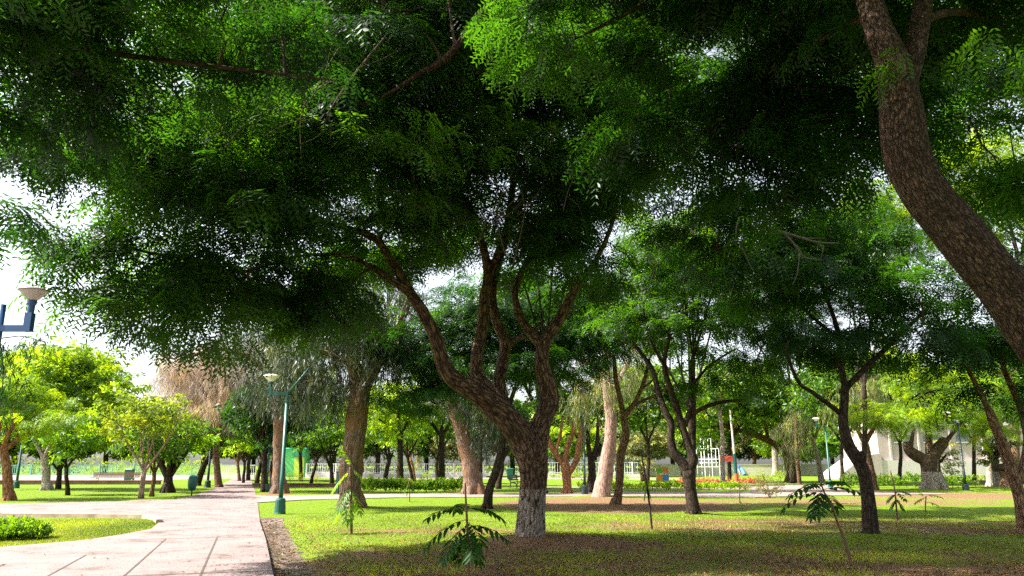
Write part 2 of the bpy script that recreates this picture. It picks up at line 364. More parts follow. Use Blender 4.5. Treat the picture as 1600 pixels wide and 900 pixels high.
def bark_coords(me, limbs):
    n = len(me.vertices); co = np.zeros(n * 3, np.float32); me.vertices.foreach_get('co', co); co = co.reshape(-1, 3).astype(float)
    C0 = []; T0 = []; S0 = []
    for P, r in limbs:
        p, _ = smooth_path(np.array(P, float), np.array(r, float), 0.08)
        t = np.gradient(p, axis=0); t /= np.linalg.norm(t, axis=1)[:, None] + 1e-9
        s_ = np.concatenate([[0], np.cumsum(np.linalg.norm(np.diff(p, axis=0), axis=1))])
        C0.append(p); T0.append(t); S0.append(s_ + (p[0][2]))
    C0 = np.concatenate(C0); T0 = np.concatenate(T0); S0 = np.concatenate(S0)
    out = np.zeros((n, 3))
    for i in range(0, n, 4000):
        c = co[i:i + 4000]; d = ((c[:, None, :] - C0[None]) ** 2).sum(-1); k = d.argmin(1)
        v = c - C0[k]; al = (v * T0[k]).sum(1); v = v - T0[k] * al[:, None]
        out[i:i + 4000] = np.stack([v[:, 0] + .3 * v[:, 2], v[:, 1] + .3 * v[:, 2], S0[k] + al], -1)
    a = me.attributes.new('bark', 'FLOAT_VECTOR', 'POINT'); a.data.foreach_set('vector', out.astype(np.float32).ravel())
def trunk_mesh(name, limbs, material, voxel=None, sides=12, step=0.15, rough=0.12, flare=True, seed=0, disp=0.0):
    mb = MB()
    for i, (P, r) in enumerate(limbs):
        P = np.array(P, float); r = np.array(r, float)
        mb.tube(P, r, sides if i == 0 else max(6, sides - 2), step=step, rough=rough, seed=seed + i)
    if flare:
        P, r = np.array(limbs[0][0]), np.array(limbs[0][1]); b = P[0]; rs = np.random.default_rng(seed)
        for k in range(6):
            a = k * 1.05 + rs.uniform(-.3, .3); d = np.array((math.cos(a), math.sin(a), 0)); r0 = r[0]
            mb.tube([b + d * r0 * 0.2 + (0, 0, r0 * 1.6), b + d * r0 * 0.75 + (0, 0, r0 * 0.6), b + d * r0 * 1.12 + (0, 0, 0.0), b + d * r0 * 1.5 - (0, 0, r0 * .35)],
                    [r0 * .5, r0 * .42, r0 * .28, r0 * .12], 6, step=r0 * .4)
    me = mb.mesh(name, material, smooth=True)
    if not voxel: bark_coords(me, limbs)
    if voxel:
        o = bpy.data.objects.new('tmp', me); C.objects.link(o)
        md = o.modifiers.new('r', 'REMESH'); md.mode = 'VOXEL'; md.voxel_size = voxel; md.use_smooth_shade = True
        sm = o.modifiers.new('s', 'SMOOTH'); sm.iterations = 4; sm.factor = 0.5
        dg = bpy.context.evaluated_depsgraph_get()
        m2 = bpy.data.meshes.new_from_object(o.evaluated_get(dg)); m2.name = name
        bpy.data.objects.remove(o); bpy.data.meshes.remove(me); me = m2
        bark_coords(me, limbs); n = len(me.vertices); co = np.zeros(n * 3); me.vertices.foreach_get('co', co); co = co.reshape(-1, 3)
        bc = np.zeros(n * 3); me.attributes['bark'].data.foreach_get('vector', bc); bc = bc.reshape(-1, 3)
        no = np.zeros(n * 3); me.vertices.foreach_get('normal', no); no = no.reshape(-1, 3)
        if disp:
            h = np.array([mnoise.noise(Vector((q[0] * 5, q[1] * 5, q[2] * 1.6))) * 1.0 + mnoise.noise(Vector((q[0] * 22, q[1] * 22, q[2] * 4))) * 0.6 for q in bc])
            co = co + no * (h * disp)[:, None]; me.vertices.foreach_set('co', co.ravel())
        me.polygons.foreach_set('use_smooth', np.full(len(me.polygons), True)); me.update()
        if not me.materials: me.materials.append(material)
    return me
def add(name, me, parent):
    o = bpy.data.objects.new(name, me); C.objects.link(o); o.parent = parent; return o
def px_limb(base, d0, pts):      # (px, py, depth offset, radius px) -> local path
    P = [at(x, y, d0 + dd) - base for x, y, dd, r in pts]
    return np.array(P), np.array([r * mpp(d0 + dd) for x, y, dd, r in pts])
def px_lobe(base, px, py, d, rx, ry, rd):
    return (at(px, py, d) - base, (rx * mpp(d), rd, ry * mpp(d)))

# ================================================================== GROUND
PV = np.array((-(800 - 389) / FPX * 1.0, math.cos(PITCH) + 277 / FPX * math.sin(PITCH)))
PV = PV / np.linalg.norm(PV)                     # direction of the main path on the ground
PR = np.array((PV[1], -PV[0]))                   # to its right
PE = gp(425, 900)[:2]                            # a point of its right edge
def lateral(x, y): return (x - PE[0]) * PR[0] + (y - PE[1]) * PR[1]
MT = gp(828, 850)[:2]
mounds = [(MT[0] + 0.3, MT[1] - 0.4, 2.4, 0.20)] + [(*gp(x, y)[:2], r, h) for x, y, r, h in
    [(1083, 805, .9, .10), (963, 792, 1.2, .10), (940, 777, 1.5, .15), (1360, 840, .9, .10), (548, 795, 1.4, .12), (1458, 768, 3., .18), (1570, 768, 5., .3), (738, 772, 1.5, .12)]]
def gz(x, y):
    x = np.asarray(x, float); y = np.asarray(y, float)
    z = np.zeros_like(x)
    for mx, my, r, h in mounds: z = z + h * np.exp(-((x - mx) ** 2 + (y - my) ** 2) / (r * r) * 1.5)
    la = lateral(x, y)
    z = z - 0.10 * np.exp(-((la - 0.45) / 0.5) ** 2) * (y < 24)
    z = z + 0.012 * np.sin(x * 2.1 + y) * np.sin(y * 1.7) * (la > 0.8)
    return z
def make_ground():
    xs = np.concatenate([[-900, -300, -120, -60, -40, -30], np.arange(-22, 24, 0.22), [30, 40, 60, 120, 300, 900]])
    ys = np.concatenate([[-200, -50, -10, 0, 4], np.arange(8, 34, 0.2), np.arange(34, 70, 0.8), [75, 80, 90, 110, 150, 250, 500, 1500]])
    X, Y = np.meshgrid(xs, ys); Z = gz(X, Y)
    nx = len(xs); i, j = np.meshgrid(np.arange(len(ys) - 1), np.arange(nx - 1), indexing='ij')
    f = np.stack([i * nx + j, i * nx + j + 1, (i + 1) * nx + j + 1, (i + 1) * nx + j], -1).reshape(-1, 4)
    mb = MB(); mb.quads(np.stack([X, Y, Z], -1).reshape(-1, 3), f)
    m, t, n, l = mat('lawn'); b = n['Principled BSDF']
    ge = n.new('ShaderNodeNewGeometry'); sep = n.new('ShaderNodeSeparateXYZ'); l.new(ge.outputs['Position'], sep.inputs[0])
    def noise(sc, det=6, ro=0.6):
        q = n.new('ShaderNodeTexNoise'); q.inputs['Scale'].default_value = sc; q.inputs['Detail'].default_value = det; q.inputs['Roughness'].default_value = ro
        l.new(ge.outputs['Position'], q.inputs['Vector']); return q.outputs[0]
    def mth(op, a, c=None, d=None):
        q = n.new('ShaderNodeMath'); q.operation = op
        for k, v in enumerate((a, c, d)):
            if v is None: continue
            if isinstance(v, (int, float)): q.inputs[k].default_value = v
            else: l.new(v, q.inputs[k])
        return q.outputs[0]
    fine = noise(28, 8, 0.75)
    g = ramp(n, [(0.3, (0.045, 0.085, 0.006)), (0.5, (0.10, 0.165, 0.008)), (0.7, (0.18, 0.23, 0.014))]); l.new(fine, g.inputs[0])
    s = ramp(n, [(0.3, (0.05, 0.028, 0.014)), (0.55, (0.19, 0.115, 0.06)), (0.75, (0.34, 0.22, 0.12))]); l.new(fine, s.inputs[0])
    # worn, bare earth: broad band across the middle distance, round the trunks, patches in the front
    def blob(cx, cy_, rx, ry, k=1.0):
        dx = mth('MULTIPLY', mth('SUBTRACT', sep.outputs[0], cx), 1 / rx); dy = mth('MULTIPLY', mth('SUBTRACT', sep.outputs[1], cy_), 1 / ry)
        d2 = mth('ADD', mth('MULTIPLY', dx, dx), mth('MULTIPLY', dy, dy))
        return mth('MULTIPLY', mth('MAXIMUM', mth('SUBTRACT', 1.0, d2), 0.0), k)
    acc = None
    sp = [(*gp(875, 860)[:2], 2.0, 2.0, 1.8), (*gp(960, 788)[:2], 6, 7.5, 1.3), (*gp(1300, 822)[:2], 7, 3.6, .85), (*gp(1330, 784)[:2], 11, 5, .55), (*gp(1120, 860)[:2], 4.0, 1.6, .7),
          (*gp(700, 830)[:2], 4, 1.5, .5), (*gp(1480, 775)[:2], 7, 5, .8), (*gp(735, 772)[:2], 4, 3, .9), (*gp(700, 872)[:2], 4.5, 2.0, .65), (*gp(412, 775)[:2], 1.3, 4.5, 1.2), (*gp(1300, 880)[:2], 7, 3, .75), (*gp(800, 890)[:2], 6, 2.2, .7), (*gp(1120, 822)[:2], 5, 3, .7)]
    for q in sp:
        bl = blob(*q); acc = bl if acc is None else mth('MAXIMUM', acc, bl)
    msk = mth('ADD', acc, mth('MULTIPLY_ADD', noise(1.1, 8, 0.75), 2.4, -1.38))
    # muddy strip along the path
    la = mth('ADD', mth('MULTIPLY', mth('SUBTRACT', sep.outputs[0], float(PE[0])), float(PR[0])), mth('MULTIPLY', mth('SUBTRACT', sep.outputs[1], float(PE[1])), float(PR[1])))
    strip = mth('MULTIPLY', mth('MULTIPLY', mth('LESS_THAN', mth('ADD', la, mth('MULTIPLY', noise(2.5), 0.7)), 1.0), mth('GREATER_THAN', la, -1)), mth('LESS_THAN', sep.outputs[1], 25.0))
    r1 = ramp(n, [(0.0, (0, 0, 0)), (0.35, (1, 1, 1))]); l.new(msk, r1.inputs[0])
    mx = n.new('ShaderNodeMix'); mx.data_type = 'RGBA'; l.new(r1.outputs[0], mx.inputs['Factor']); l.new(g.outputs[0], mx.inputs['A']); l.new(s.outputs[0], mx.inputs['B'])
    mud = ramp(n, [(0.38, (0.025, 0.018, 0.015)), (0.6, (0.20, 0.15, 0.12))]); l.new(noise(9), mud.inputs[0])
    mx2 = n.new('ShaderNodeMix'); mx2.data_type = 'RGBA'; l.new(strip, mx2.inputs['Factor']); l.new(mx.outputs['Result'], mx2.inputs['A']); l.new(mud.outputs[0], mx2.inputs['B'])
    l.new(mx2.outputs['Result'], b.inputs['Base Color'])
    # wet patches
    wet = mth('MAXIMUM', blob(*gp(1250, 828)[:2], 6.5, 3.0, 1.0), mth('MULTIPLY', strip, 0.75))
    wm = mth('GREATER_THAN', mth('ADD', wet, mth('MULTIPLY_ADD', noise(1.7, 6, 0.7), 3.2, -2.0)), 0.5)
    rr = mth('MULTIPLY_ADD', wm, -0.78, 0.9); l.new(rr, b.inputs['Roughness'])
    l.new(mth('MULTIPLY_ADD', wm, 0.6, 0.1), b.inputs['Specular IOR Level'])
    bp = n.new('ShaderNodeBump'); bp.inputs['Distance'].default_value = 0.05; l.new(mth('MULTIPLY_ADD', wm, -0.75, 0.8), bp.inputs['Strength']); l.new(fine, bp.inputs['Height']); l.new(bp.outputs[0], b.inputs['Normal'])
    o = mb.build('lawn', m, smooth=True); tag(o, 'lawn of grass and worn bare earth under the park trees', None, None, 'structure')
make_ground()

def poly_slab(name, pts, top, thick, mats, label, mi_joints=()):
    bm = bmesh.new(); vs_ = [bm.verts.new((p[0], p[1], top)) for p in pts]
    f = bm.faces.new(vs_); f.normal_update()
    if f.normal.z < 0: f.normal_flip()
    r = bmesh.ops.extrude_face_region(bm, geom=[f])
    bmesh.ops.translate(bm, verts=[v for v in r['geom'] if isinstance(v, bmesh.types.BMVert)], vec=(0, 0, -thick))
    bmesh.ops.recalc_face_normals(bm, faces=bm.faces)
    bmesh.ops.triangulate(bm, faces=[x for x in bm.faces if len(x.verts) > 4])
    for (a, c, wd) in mi_joints:
        a = np.array(a[:2]); c = np.array(c[:2]); d = c - a; d /= np.linalg.norm(d); nn = np.array((-d[1], d[0])) * wd / 2
        q = [bm.verts.new((*(p), top + 0.004)) for p in (a + nn, c + nn, c - nn, a - nn)]
        ff = bm.faces.new(q); ff.normal_update()
        if ff.normal.z < 0: ff.normal_flip()
        ff.material_index = 1
    me = bpy.data.meshes.new(name); bm.to_mesh(me); bm.free()
    for m in mats: me.materials.append(m)
    o = bpy.data.objects.new(name, me); C.objects.link(o); tag(o, label, None, None, 'structure'); return o
def concrete(name, c, stain=(0.35, 0.27, 0.2)):
    m, t, n, l = mat(name); b = n['Principled BSDF']; b.inputs['Roughness'].default_value = 0.85; b.inputs['Specular IOR Level'].default_value = 0.2
    ge = n.new('ShaderNodeNewGeometry')
    n1 = n.new('ShaderNodeTexNoise'); n1.inputs['Scale'].default_value = 0.9; n1.inputs['Detail'].default_value = 9; n1.inputs['Roughness'].default_value = 0.72
    n2 = n.new('ShaderNodeTexNoise'); n2.inputs['Scale'].default_value = 30; n2.inputs['Detail'].default_value = 5
    l.new(ge.outputs['Position'], n1.inputs['Vector']); l.new(ge.outputs['Position'], n2.inputs['Vector'])
    r = ramp(n, [(0.34, stain), (0.45, tuple(q * .8 for q in c)), (0.6, c)]); l.new(n1.outputs[0], r.inputs[0])
    r2 = ramp(n, [(0.34, (.55, .52, .5)), (0.5, (1, 1, 1))]); l.new(n2.outputs[0], r2.inputs[0])
    mx = n.new('ShaderNodeMix'); mx.data_type = 'RGBA'; mx.blend_type = 'MULTIPLY'; mx.inputs['Factor'].default_value = 1
    l.new(r.outputs[0], mx.inputs['A']); l.new(r2.outputs[0], mx.inputs['B']); l.new(mx.outputs['Result'], b.inputs['Base Color'])
    bp = n.new('ShaderNodeBump'); bp.inputs['Strength'].default_value = 0.3; bp.inputs['Distance'].default_value = 0.01; l.new(n2.outputs[0], bp.inputs['Height']); l.new(bp.outputs[0], b.inputs['Normal'])
    return m
CON = concrete('concrete', (0.225, 0.172, 0.165), (0.09, 0.066, 0.055)); CON2 = concrete('concrete_far', (0.27, 0.21, 0.185), (.2, .15, .12))
JOINT = simple('joint', (0.05, 0.04, 0.035), 0.9)
def ppt(x, y): return gp(x, y)[:2]
def pe(u, v): return PE + PV * u + PR * v        # path coordinates: along, to the right
edge = [pe(-14, 0), pe(6, 0.02)] + [pe(11, -.03)]
outline = edge + [ppt(403, 789), ppt(399, 771), ppt(394, 753), ppt(391, 743), ppt(376, 743), ppt(347, 757), ppt(322, 769), ppt(306, 774), ppt(275, 781), ppt(150, 785), ppt(0, 788), ppt(-400, 795),
    ppt(-400, 810), ppt(0, 808), ppt(150, 809), ppt(225, 810), ppt(243, 813), ppt(248, 818), ppt(236, 828), ppt(190, 837), ppt(130, 846), ppt(60, 852), ppt(0, 857), ppt(-200, 875), (-14, 8), (-14, -4)]
jl = []
for k in (1.0, 2.05, 3.1, 4.1):
    jl.append((pe(-6, -k), pe(6.5 if k < 2.5 else 3.6 - (k - 3.1), -k), 0.035))
for u in (0.35, -4.2, 6.4, 12.5, 19):
    jl.append((pe(u, -0.05), pe(u + .25, -(5.5 if u < 5 else 2.8)), 0.03))
poly_slab('path', outline, 0.03, 0.2, [CON, JOINT], 'pale pink concrete path running away to the left with dark slab joints', jl)
poly_slab('crossing_path', [ppt(403, 786), ppt(470, 782), ppt(620, 778), ppt(800, 777), ppt(1000, 776), ppt(1180, 778), ppt(1230, 776), ppt(1600, 771), ppt(1900, 770), ppt(1900, 765), ppt(1600, 767), ppt(1420, 768), ppt(1330, 767),
    ppt(1300, 758), ppt(1160, 757), ppt(1150, 760), ppt(1185, 763), ppt(1165, 769), ppt(1000, 770), ppt(800, 771), ppt(560, 773), ppt(430, 776), ppt(399, 775)], 0.034, 0.2, [CON2, JOINT],
    'narrow pale path crossing behind the trees from left to right')
poly_slab('far_path', [ppt(-300, 751.5), ppt(130, 751), ppt(250, 751), ppt(340, 747.5), ppt(500, 747), ppt(800, 748.5), ppt(1100, 750), ppt(1160, 752), ppt(1160, 749), ppt(800, 746), ppt(400, 744), ppt(-300, 748)], 0.02, 0.1, [CON2, JOINT], 'far pale walk in front of the fence')
poly_slab('island_path', [ppt(820, 763), ppt(1000, 763.5), ppt(1180, 765), ppt(1180, 763), ppt(1000, 761.5), ppt(820, 761)], 0.026, 0.1, [CON2, JOINT], 'thin pale strip of path behind the low flower hedge')
SOIL = simple('soil', (0.16, 0.10, 0.06), 0.95, scale=9, var=.4, bump=.5)
# raised earth-brown kerbs
def kerb(name, pts, wd, h, m, label, z0=0.0):
    mb = MB()
    for a, b_ in zip(pts[:-1], pts[1:]):
        a = np.array(a); b_ = np.array(b_); d = b_ - a; L = np.linalg.norm(d)
        mb.box((*(a + b_) / 2, z0 + h / 2), (L + wd * .5, wd, h), math.atan2(d[1], d[0]))
    o = mb.build(name, m); tag(o, label, None, None, 'structure'); return o
KERB = simple('kerb', (0.34, 0.25, 0.19), 0.9, var=.3, scale=3)
kerb('kerb', [ppt(-300, 810), ppt(0, 808), ppt(150, 809), ppt(225, 810), ppt(243, 813), ppt(248, 818)], 0.16, 0.12, KERB, 'low earthy kerb round the grass island beside the path')

# ================================================================== TREES
def build_tree(name, base, label, limbs, lobes, leafm, barkm, P, seed, group=None, cat='tree', voxel=None, disp=0.0, sides=12, twm=None, crown_name='crown', rough=0.12, flare=True, step=0.15, **gk):
    root = empty(name, base, label, cat, group)
    add('trunk', trunk_mesh('trunk', limbs, barkm, voxel=voxel, disp=disp, sides=sides, seed=seed, rough=rough, flare=flare, step=step), root)
    if lobes:
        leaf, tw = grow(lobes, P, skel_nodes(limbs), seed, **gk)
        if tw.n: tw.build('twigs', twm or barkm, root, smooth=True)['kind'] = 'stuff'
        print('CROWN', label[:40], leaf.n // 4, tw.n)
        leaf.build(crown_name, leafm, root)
    return root

# ---- the big forked tree in the middle
b = gp(828, 852); d0 = b[1]
mt = [px_limb(b, d0, q) for q in [
 [(829, 862, 0, 26), (829, 845, 0, 24), (830, 800, 0, 22.5), (833, 750, 0, 23.5), (832, 715, 0, 27), (830, 690, 0, 26)],
 [(832, 730, 0, 22), (818, 690, 0, 24), (798, 660, -.2, 22), (770, 634, -.35, 21), (738, 610, -.5, 17.5), (706, 590, -.65, 15), (690, 562, -.8, 13), (682, 530, -.9, 11.5), (664, 492, -1, 10.5), (640, 455, -1.1, 9), (616, 415, -1.2, 8), (590, 376, -1.3, 6.5), (548, 358, -1.5, 5), (490, 345, -1.8, 4), (420, 335, -2.1, 3), (350, 320, -2.3, 2)],
 [(640, 457, -1.1, 7), (610, 436, -1.3, 7), (582, 418, -1.4, 5.5), (540, 400, -1.7, 4), (470, 400, -2, 3), (400, 420, -2.2, 2), (330, 430, -2.2, 1.5)],
 [(790, 645, -.2, 15), (765, 614, 0, 14), (746, 588, .2, 12.5), (745, 560, .3, 12), (754, 515, .4, 11), (758, 465, .5, 10), (762, 420, .5, 8), (740, 340, .2, 6), (690, 260, -.3, 5), (640, 190, -.8, 3.5), (560, 130, -1.4, 2.5)],
 [(760, 440, .5, 7), (790, 360, .6, 6), (800, 270, .6, 5), (780, 180, .4, 4), (800, 90, .3, 3)],
 [(788, 640, .1, 12), (780, 600, .5, 11.5), (787, 560, .7, 11), (789, 532, .8, 10.5), (776, 500, .9, 9), (770, 455, 1., 8), (785, 390, 1.2, 7), (820, 300, 1.3, 5), (860, 220, 1.5, 4), (890, 140, 1.6, 3)],
 [(786, 550, .8, 8), (804, 530, 1, 6), (826, 522, 1.2, 4), (850, 500, 1.6, 3)],
 [(836, 715, 0, 19), (844, 670, .15, 17.5), (858, 630, .3, 16.5), (856, 603, .3, 15.5), (847, 572, .3, 13.5), (848, 542, .3, 13), (862, 516, .4, 11.5), (880, 490, .4, 9), (900, 450, .3, 7), (935, 400, .2, 5), (960, 330, 0, 4), (950, 250, -.2, 3)],
 [(849, 545, .3, 10), (830, 520, .5, 9), (812, 492, .7, 7), (806, 450, .8, 6), (830, 400, 1, 5), (870, 350, 1.3, 4), (900, 290, 1.4, 3)]]]
lb = [px_lobe(b, *q) for q in [(360, 330, 13, 180, 90, 2.2), (215, 370, 12.6, 75, 65, 1.4), (205, 450, 12.8, 50, 32, .8), (400, 435, 14.2, 150, 58, 1.6), (600, 380, 16.4, 140, 60, 1.9), (800, 320, 17.2, 170, 110, 2.0), (560, 215, 14.2, 230, 120, 2.4),
     (890, 390, 16.6, 80, 55, 1.4), (290, 210, 12.2, 170, 100, 2.0), (790, 130, 14.8, 220, 130, 2.6), (540, 80, 13.5, 230, 110, 2.4), (320, 508, 12.8, 70, 26, 1.0), (490, 500, 15, 60, 22, 1.), (930, 260, 15.2, 80, 120, 1.6), (500, -70, 13.6, 270, 90, 3), (800, -60, 15, 230, 100, 3), (650, -200, 14.5, 220, 80, 3)]]  # the topmost lobes lie out of view, added to deepen the shade below
mt = [(P_, r_ * .9) for P_, r_ in mt]
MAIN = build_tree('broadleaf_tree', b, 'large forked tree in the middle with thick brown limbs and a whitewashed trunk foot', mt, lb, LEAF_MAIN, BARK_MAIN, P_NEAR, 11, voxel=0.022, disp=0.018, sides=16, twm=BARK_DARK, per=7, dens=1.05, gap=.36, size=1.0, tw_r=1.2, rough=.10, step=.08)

# ---- the near leaning tree on the right; its foot stands outside the frame
b = np.array((5.3, 6.0, 0.0)); d0 = 6.0
lt = [px_limb(b, d0, q) for q in [
 [(1870, 1062, 0, 66), (1850, 960, 0, 56), (1790, 800, 0, 50), (1700, 640, 0, 47), (1620, 522, 0, 45), (1560, 440, 0, 44), (1500, 368, 0, 44), (1447, 305, 0, 43), (1418, 250, 0, 42), (1410, 190, 0, 40), (1402, 130, 0, 35), (1388, 80, 0, 31), (1368, 30, .1, 26), (1345, -40, .2, 23), (1310, -130, .4, 18), (1240, -230, .7, 13), (1150, -330, 1.2, 9)],
 [(1405, 160, 0, 26), (1425, 95, .1, 22), (1440, 30, .3, 19), (1455, -60, .6, 16), (1500, -180, .9, 11), (1540, -300, 1.4, 8)],
 [(1345, -40, .2, 13), (1250, -70, .7, 10), (1150, -60, 1.4, 8), (1050, -30, 2.2, 6), (980, 20, 3, 4), (900, 60, 3.6, 2.5)],
 [(1368, 30, .1, 9), (1320, 40, 1.2, 6), (1260, 85, 2.4, 4.5), (1210, 160, 3.2, 3), (1150, 230, 3.6, 2)],
 [(1150, -40, 1.4, 9), (960, -130, 3.0, 9), (830, -70, 4.6, 9), (765, 10, 5.2, 8), (715, 70, 5.6, 7.5), (692, 95, 5.8, 7), (655, 115, 6, 5), (600, 150, 6.2, 3.5), (540, 170, 6.4, 2.5)],
 [(712, 78, 5.6, 4), (706, 40, 5.7, 3.5), (700, -10, 5.8, 3)], [(690, 95, 5.8, 4), (670, 60, 5.9, 3), (640, 35, 6, 2)],
 [(1440, 30, .3, 10), (1510, 20, 1.4, 8), (1580, 60, 2.4, 6), (1640, 130, 3.2, 4)]]]
lb = [px_lobe(b, *q) for q in [(1170, 90, 9.0, 170, 110, 1.7), (1010, 40, 9.4, 140, 90, 1.7), (1290, 180, 9.2, 130, 90, 1.3), (1200, 270, 9.6, 110, 60, 1.1), (1530, 130, 9.0, 110, 100, 1.3), (1560, 270, 9.6, 90, 60, 1.), (860, 10, 9.4, 130, 60, 1.4),
     (1300, -60, 8.2, 260, 110, 1.8), (1420, -120, 7.0, 300, 150, 1.9), (1580, 20, 6.9, 110, 60, .8), (1120, -160, 8., 260, 130, 2.0), (1060, 190, 9.8, 90, 60, 1.1), (1500, 10, 8., 100, 60, 1.0)]]
lb += [((0.4 - b[0], 6.6 - b[1], 8.6), (2.6, 2.2, 1.1)), ((-1.0 - b[0], 3.8 - b[1], 8.4), (3.0, 2.4, 1.1)), ((3.5 - b[0], 3.2 - b[1], 8.6), (2.8, 2.4, 1.2)), ((2.8 - b[0], 7.5 - b[1], 9.0), (2.4, 2.2, 1.1)), ((6.5 - b[0], 5 - b[1], 9.0), (3, 2.8, 1.2)), ((0 - b[0], 0 - b[1], 8.8), (4, 2.6, 1.2)), ((5 - b[0], -.5 - b[1], 8.8), (4, 2.6, 1.2)), ((9.5 - b[0], 9 - b[1], 8.5), (3, 3, 1.6))]  # unseen crown lobes added overhead and behind the camera to block light
lt = [(P_, r_ * .86) for P_, r_ in lt]
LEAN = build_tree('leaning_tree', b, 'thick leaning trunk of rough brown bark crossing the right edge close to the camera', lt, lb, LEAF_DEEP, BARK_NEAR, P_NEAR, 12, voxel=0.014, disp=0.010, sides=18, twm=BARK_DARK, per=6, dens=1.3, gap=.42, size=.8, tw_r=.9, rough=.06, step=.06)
# ferny sprays hanging in front of its trunk
mb = MB(); rs = np.random.default_rng(5)
pp = np.array([at(x, y, dd) - b for x, y, dd in [(1420, 70, 5.6), (1400, 50, 5.5), (1560, 30, 5.4), (1500, 10, 5.5), (1580, 60, 5.3), (1390, 60, 5.6), (1600, 20, 5.2), (1540, -10, 5.3)]])
pp = pp[[0, 2, 4, 6]]; scatter(mb, P_NEAR2, pp, rs.uniform(-1.5, 3, len(pp)), rs.uniform(.3, .9, len(pp)), rs.normal(size=len(pp)) * .3, np.full(len(pp), .5), np.full(len(pp), .5), rs)
mb.build('leaf_spray', LEAF_MAIN, LEAN)['kind'] = 'stuff'
mb = MB()
for P in [[(775, 20), (690, 50), (600, 60), (450, 90), (330, 130)], [(520, 120), (430, 160), (350, 200), (250, 190), (200, 260)]]:
    pass

def bare_twigs(root, specs, dd, mt_, seed):
    rs = np.random.default_rng(seed); b0 = np.array(root.location); mb = MB()
    for (x0, y0, x1, y1, r) in specs:
        z = rs.uniform(-.4, .4); mx_, my_ = (x0 + x1) / 2 + rs.normal() * 14, (y0 + y1) / 2 + rs.normal() * 14
        P = [at(x0, y0, dd + z) - b0, at(mx_, my_, dd + z + .1) - b0, at(x1, y1, dd + z) - b0]
        mb.tube(P, [r * .65 * mpp(dd), r * .5 * mpp(dd), r * .25 * mpp(dd)], 5, step=.12)
        for k in range(3):
            t = rs.uniform(.3, .9); q = np.array(P[0]) * (1 - t) ** 2 + 2 * t * (1 - t) * np.array(P[1]) + t * t * np.array(P[2]); e = q + rs.normal(size=3) * np.array((.35, .2, .3))
            mb.tube([q, (q + e) / 2 + rs.normal(size=3) * .04, e], [r * .3 * mpp(dd), r * .2 * mpp(dd), r * .1 * mpp(dd)], 4, step=.12)
    mb.build('bare_twigs', mt_, root, smooth=True)['kind'] = 'stuff'
bark_tw = bark_mat('bark_twig', (0.03, 0.02, 0.012), (0.10, 0.07, 0.045), bump=.2)
bare_twigs(MAIN, [(790, 400, 800, 270, 2), (800, 420, 815, 300, 1.8), (765, 330, 740, 395, 1.4), (815, 300, 760, 360, 1.3), (700, 360, 755, 345, 1.2), (745, 400, 800, 390, 1.2), (810, 330, 850, 290, 1.4), (660, 330, 600, 290, 1.5), (560, 330, 500, 300, 1.6), (480, 370, 390, 320, 1.8), (380, 440, 395, 400, 3), (330, 380, 290, 350, 1.3), (880, 330, 905, 260, 1.5)], 12.6, bark_tw, 5)
bare_twigs(MAIN, [(420, 20, 250, 95, 2.2), (330, 60, 200, 100, 2), (430, 150, 340, 130, 1.5), (420, 170, 350, 230, 1.6), (520, 120, 470, 240, 2), (600, 60, 510, 180, 3), (560, 110, 500, 210, 2), (540, 60, 480, 170, 2.4), (1000, 60, 880, 100, 2.6), (900, 60, 860, 110, 2)], 10.2, bark_tw, 6)
# ---- the overhanging tree at the left; its foot stands outside the frame
b = np.array((-7.6, 4.2, 0.0)); d0 = 4.2
lo = [(np.array([(0, 0, -.1), (0.1, .1, 1.2), (.2, .3, 2.6), (.3, .6, 3.9), (.6, 1.1, 5.2), (1.2, 1.8, 6.4)]), np.array([.26, .22, .2, .18, .15, .12])),
      (np.array([(.3, .6, 3.9), (1.0, 1.5, 4.9), (1.9, 2.4, 5.5), (3.0, 3.2, 5.9), (4.2, 3.9, 6.1), (5.4, 4.4, 6.2)]), np.array([.11, .08, .055, .035, .022, .01])),
      (np.array([(.6, 1.1, 5.2), (1.4, 2.4, 5.9), (2.0, 3.6, 6.3), (2.8, 4.6, 6.7)]), np.array([.10, .08, .05, .03])),
      (np.array([(.25, .45, 3.2), (.9, 1.7, 3.9), (1.2, 3.0, 4.2), (1.1, 4.1, 4.0)]), np.array([.09, .06, .04, .02]))]
lb = [px_lobe(b, *q) for q in [(60, 110, 7.6, 110, 100, 1.2), (230, 50, 8.0, 150, 70, 1.3), (420, 30, 8.4, 130, 50, 1.3), (150, -60, 7.2, 260, 90, 1.6), (-70, 90, 6.5, 90, 90, 1.2), (15, 225, 8.6, 45, 55, .8), (-10, 330, 8.6, 25, 30, .5), (-80, -60, 5.8, 200, 120, 1.5), (140, 170, 8.8, 60, 30, .6)]]
LEFT = build_tree('overhanging_tree', b, 'dark leafy boughs hanging into the top left corner above the lamp', lo, lb, LEAF_DEEP, BARK_DARK, P_NEAR2, 13, sides=12, per=6, dens=1.2, gap=.30, size=.75, tw_r=1.0)
mb = MB(); rs = np.random.default_rng(15)
pos = []
for (x0, y0, x1, y1) in [(-15, 480, 5, 640), (-10, 540, 70, 530), (-10, 520, 40, 600), (-20, 560, 8, 640)]:
    for k in range(26):
        t = rs.uniform(); pos.append(at(x0 + (x1 - x0) * t + rs.normal() * 5, y0 + (y1 - y0) * t + rs.normal() * 7, 8.0 + rs.normal() * .15) - b)
pos = np.array(pos); n_ = len(pos)
scatter(mb, P_WEEP, pos, rs.uniform(0, 6.28, n_), rs.normal(size=n_) * .3, rs.normal(size=n_) * .3, np.full(n_, .28), rs.uniform(0, .4, n_), rs)
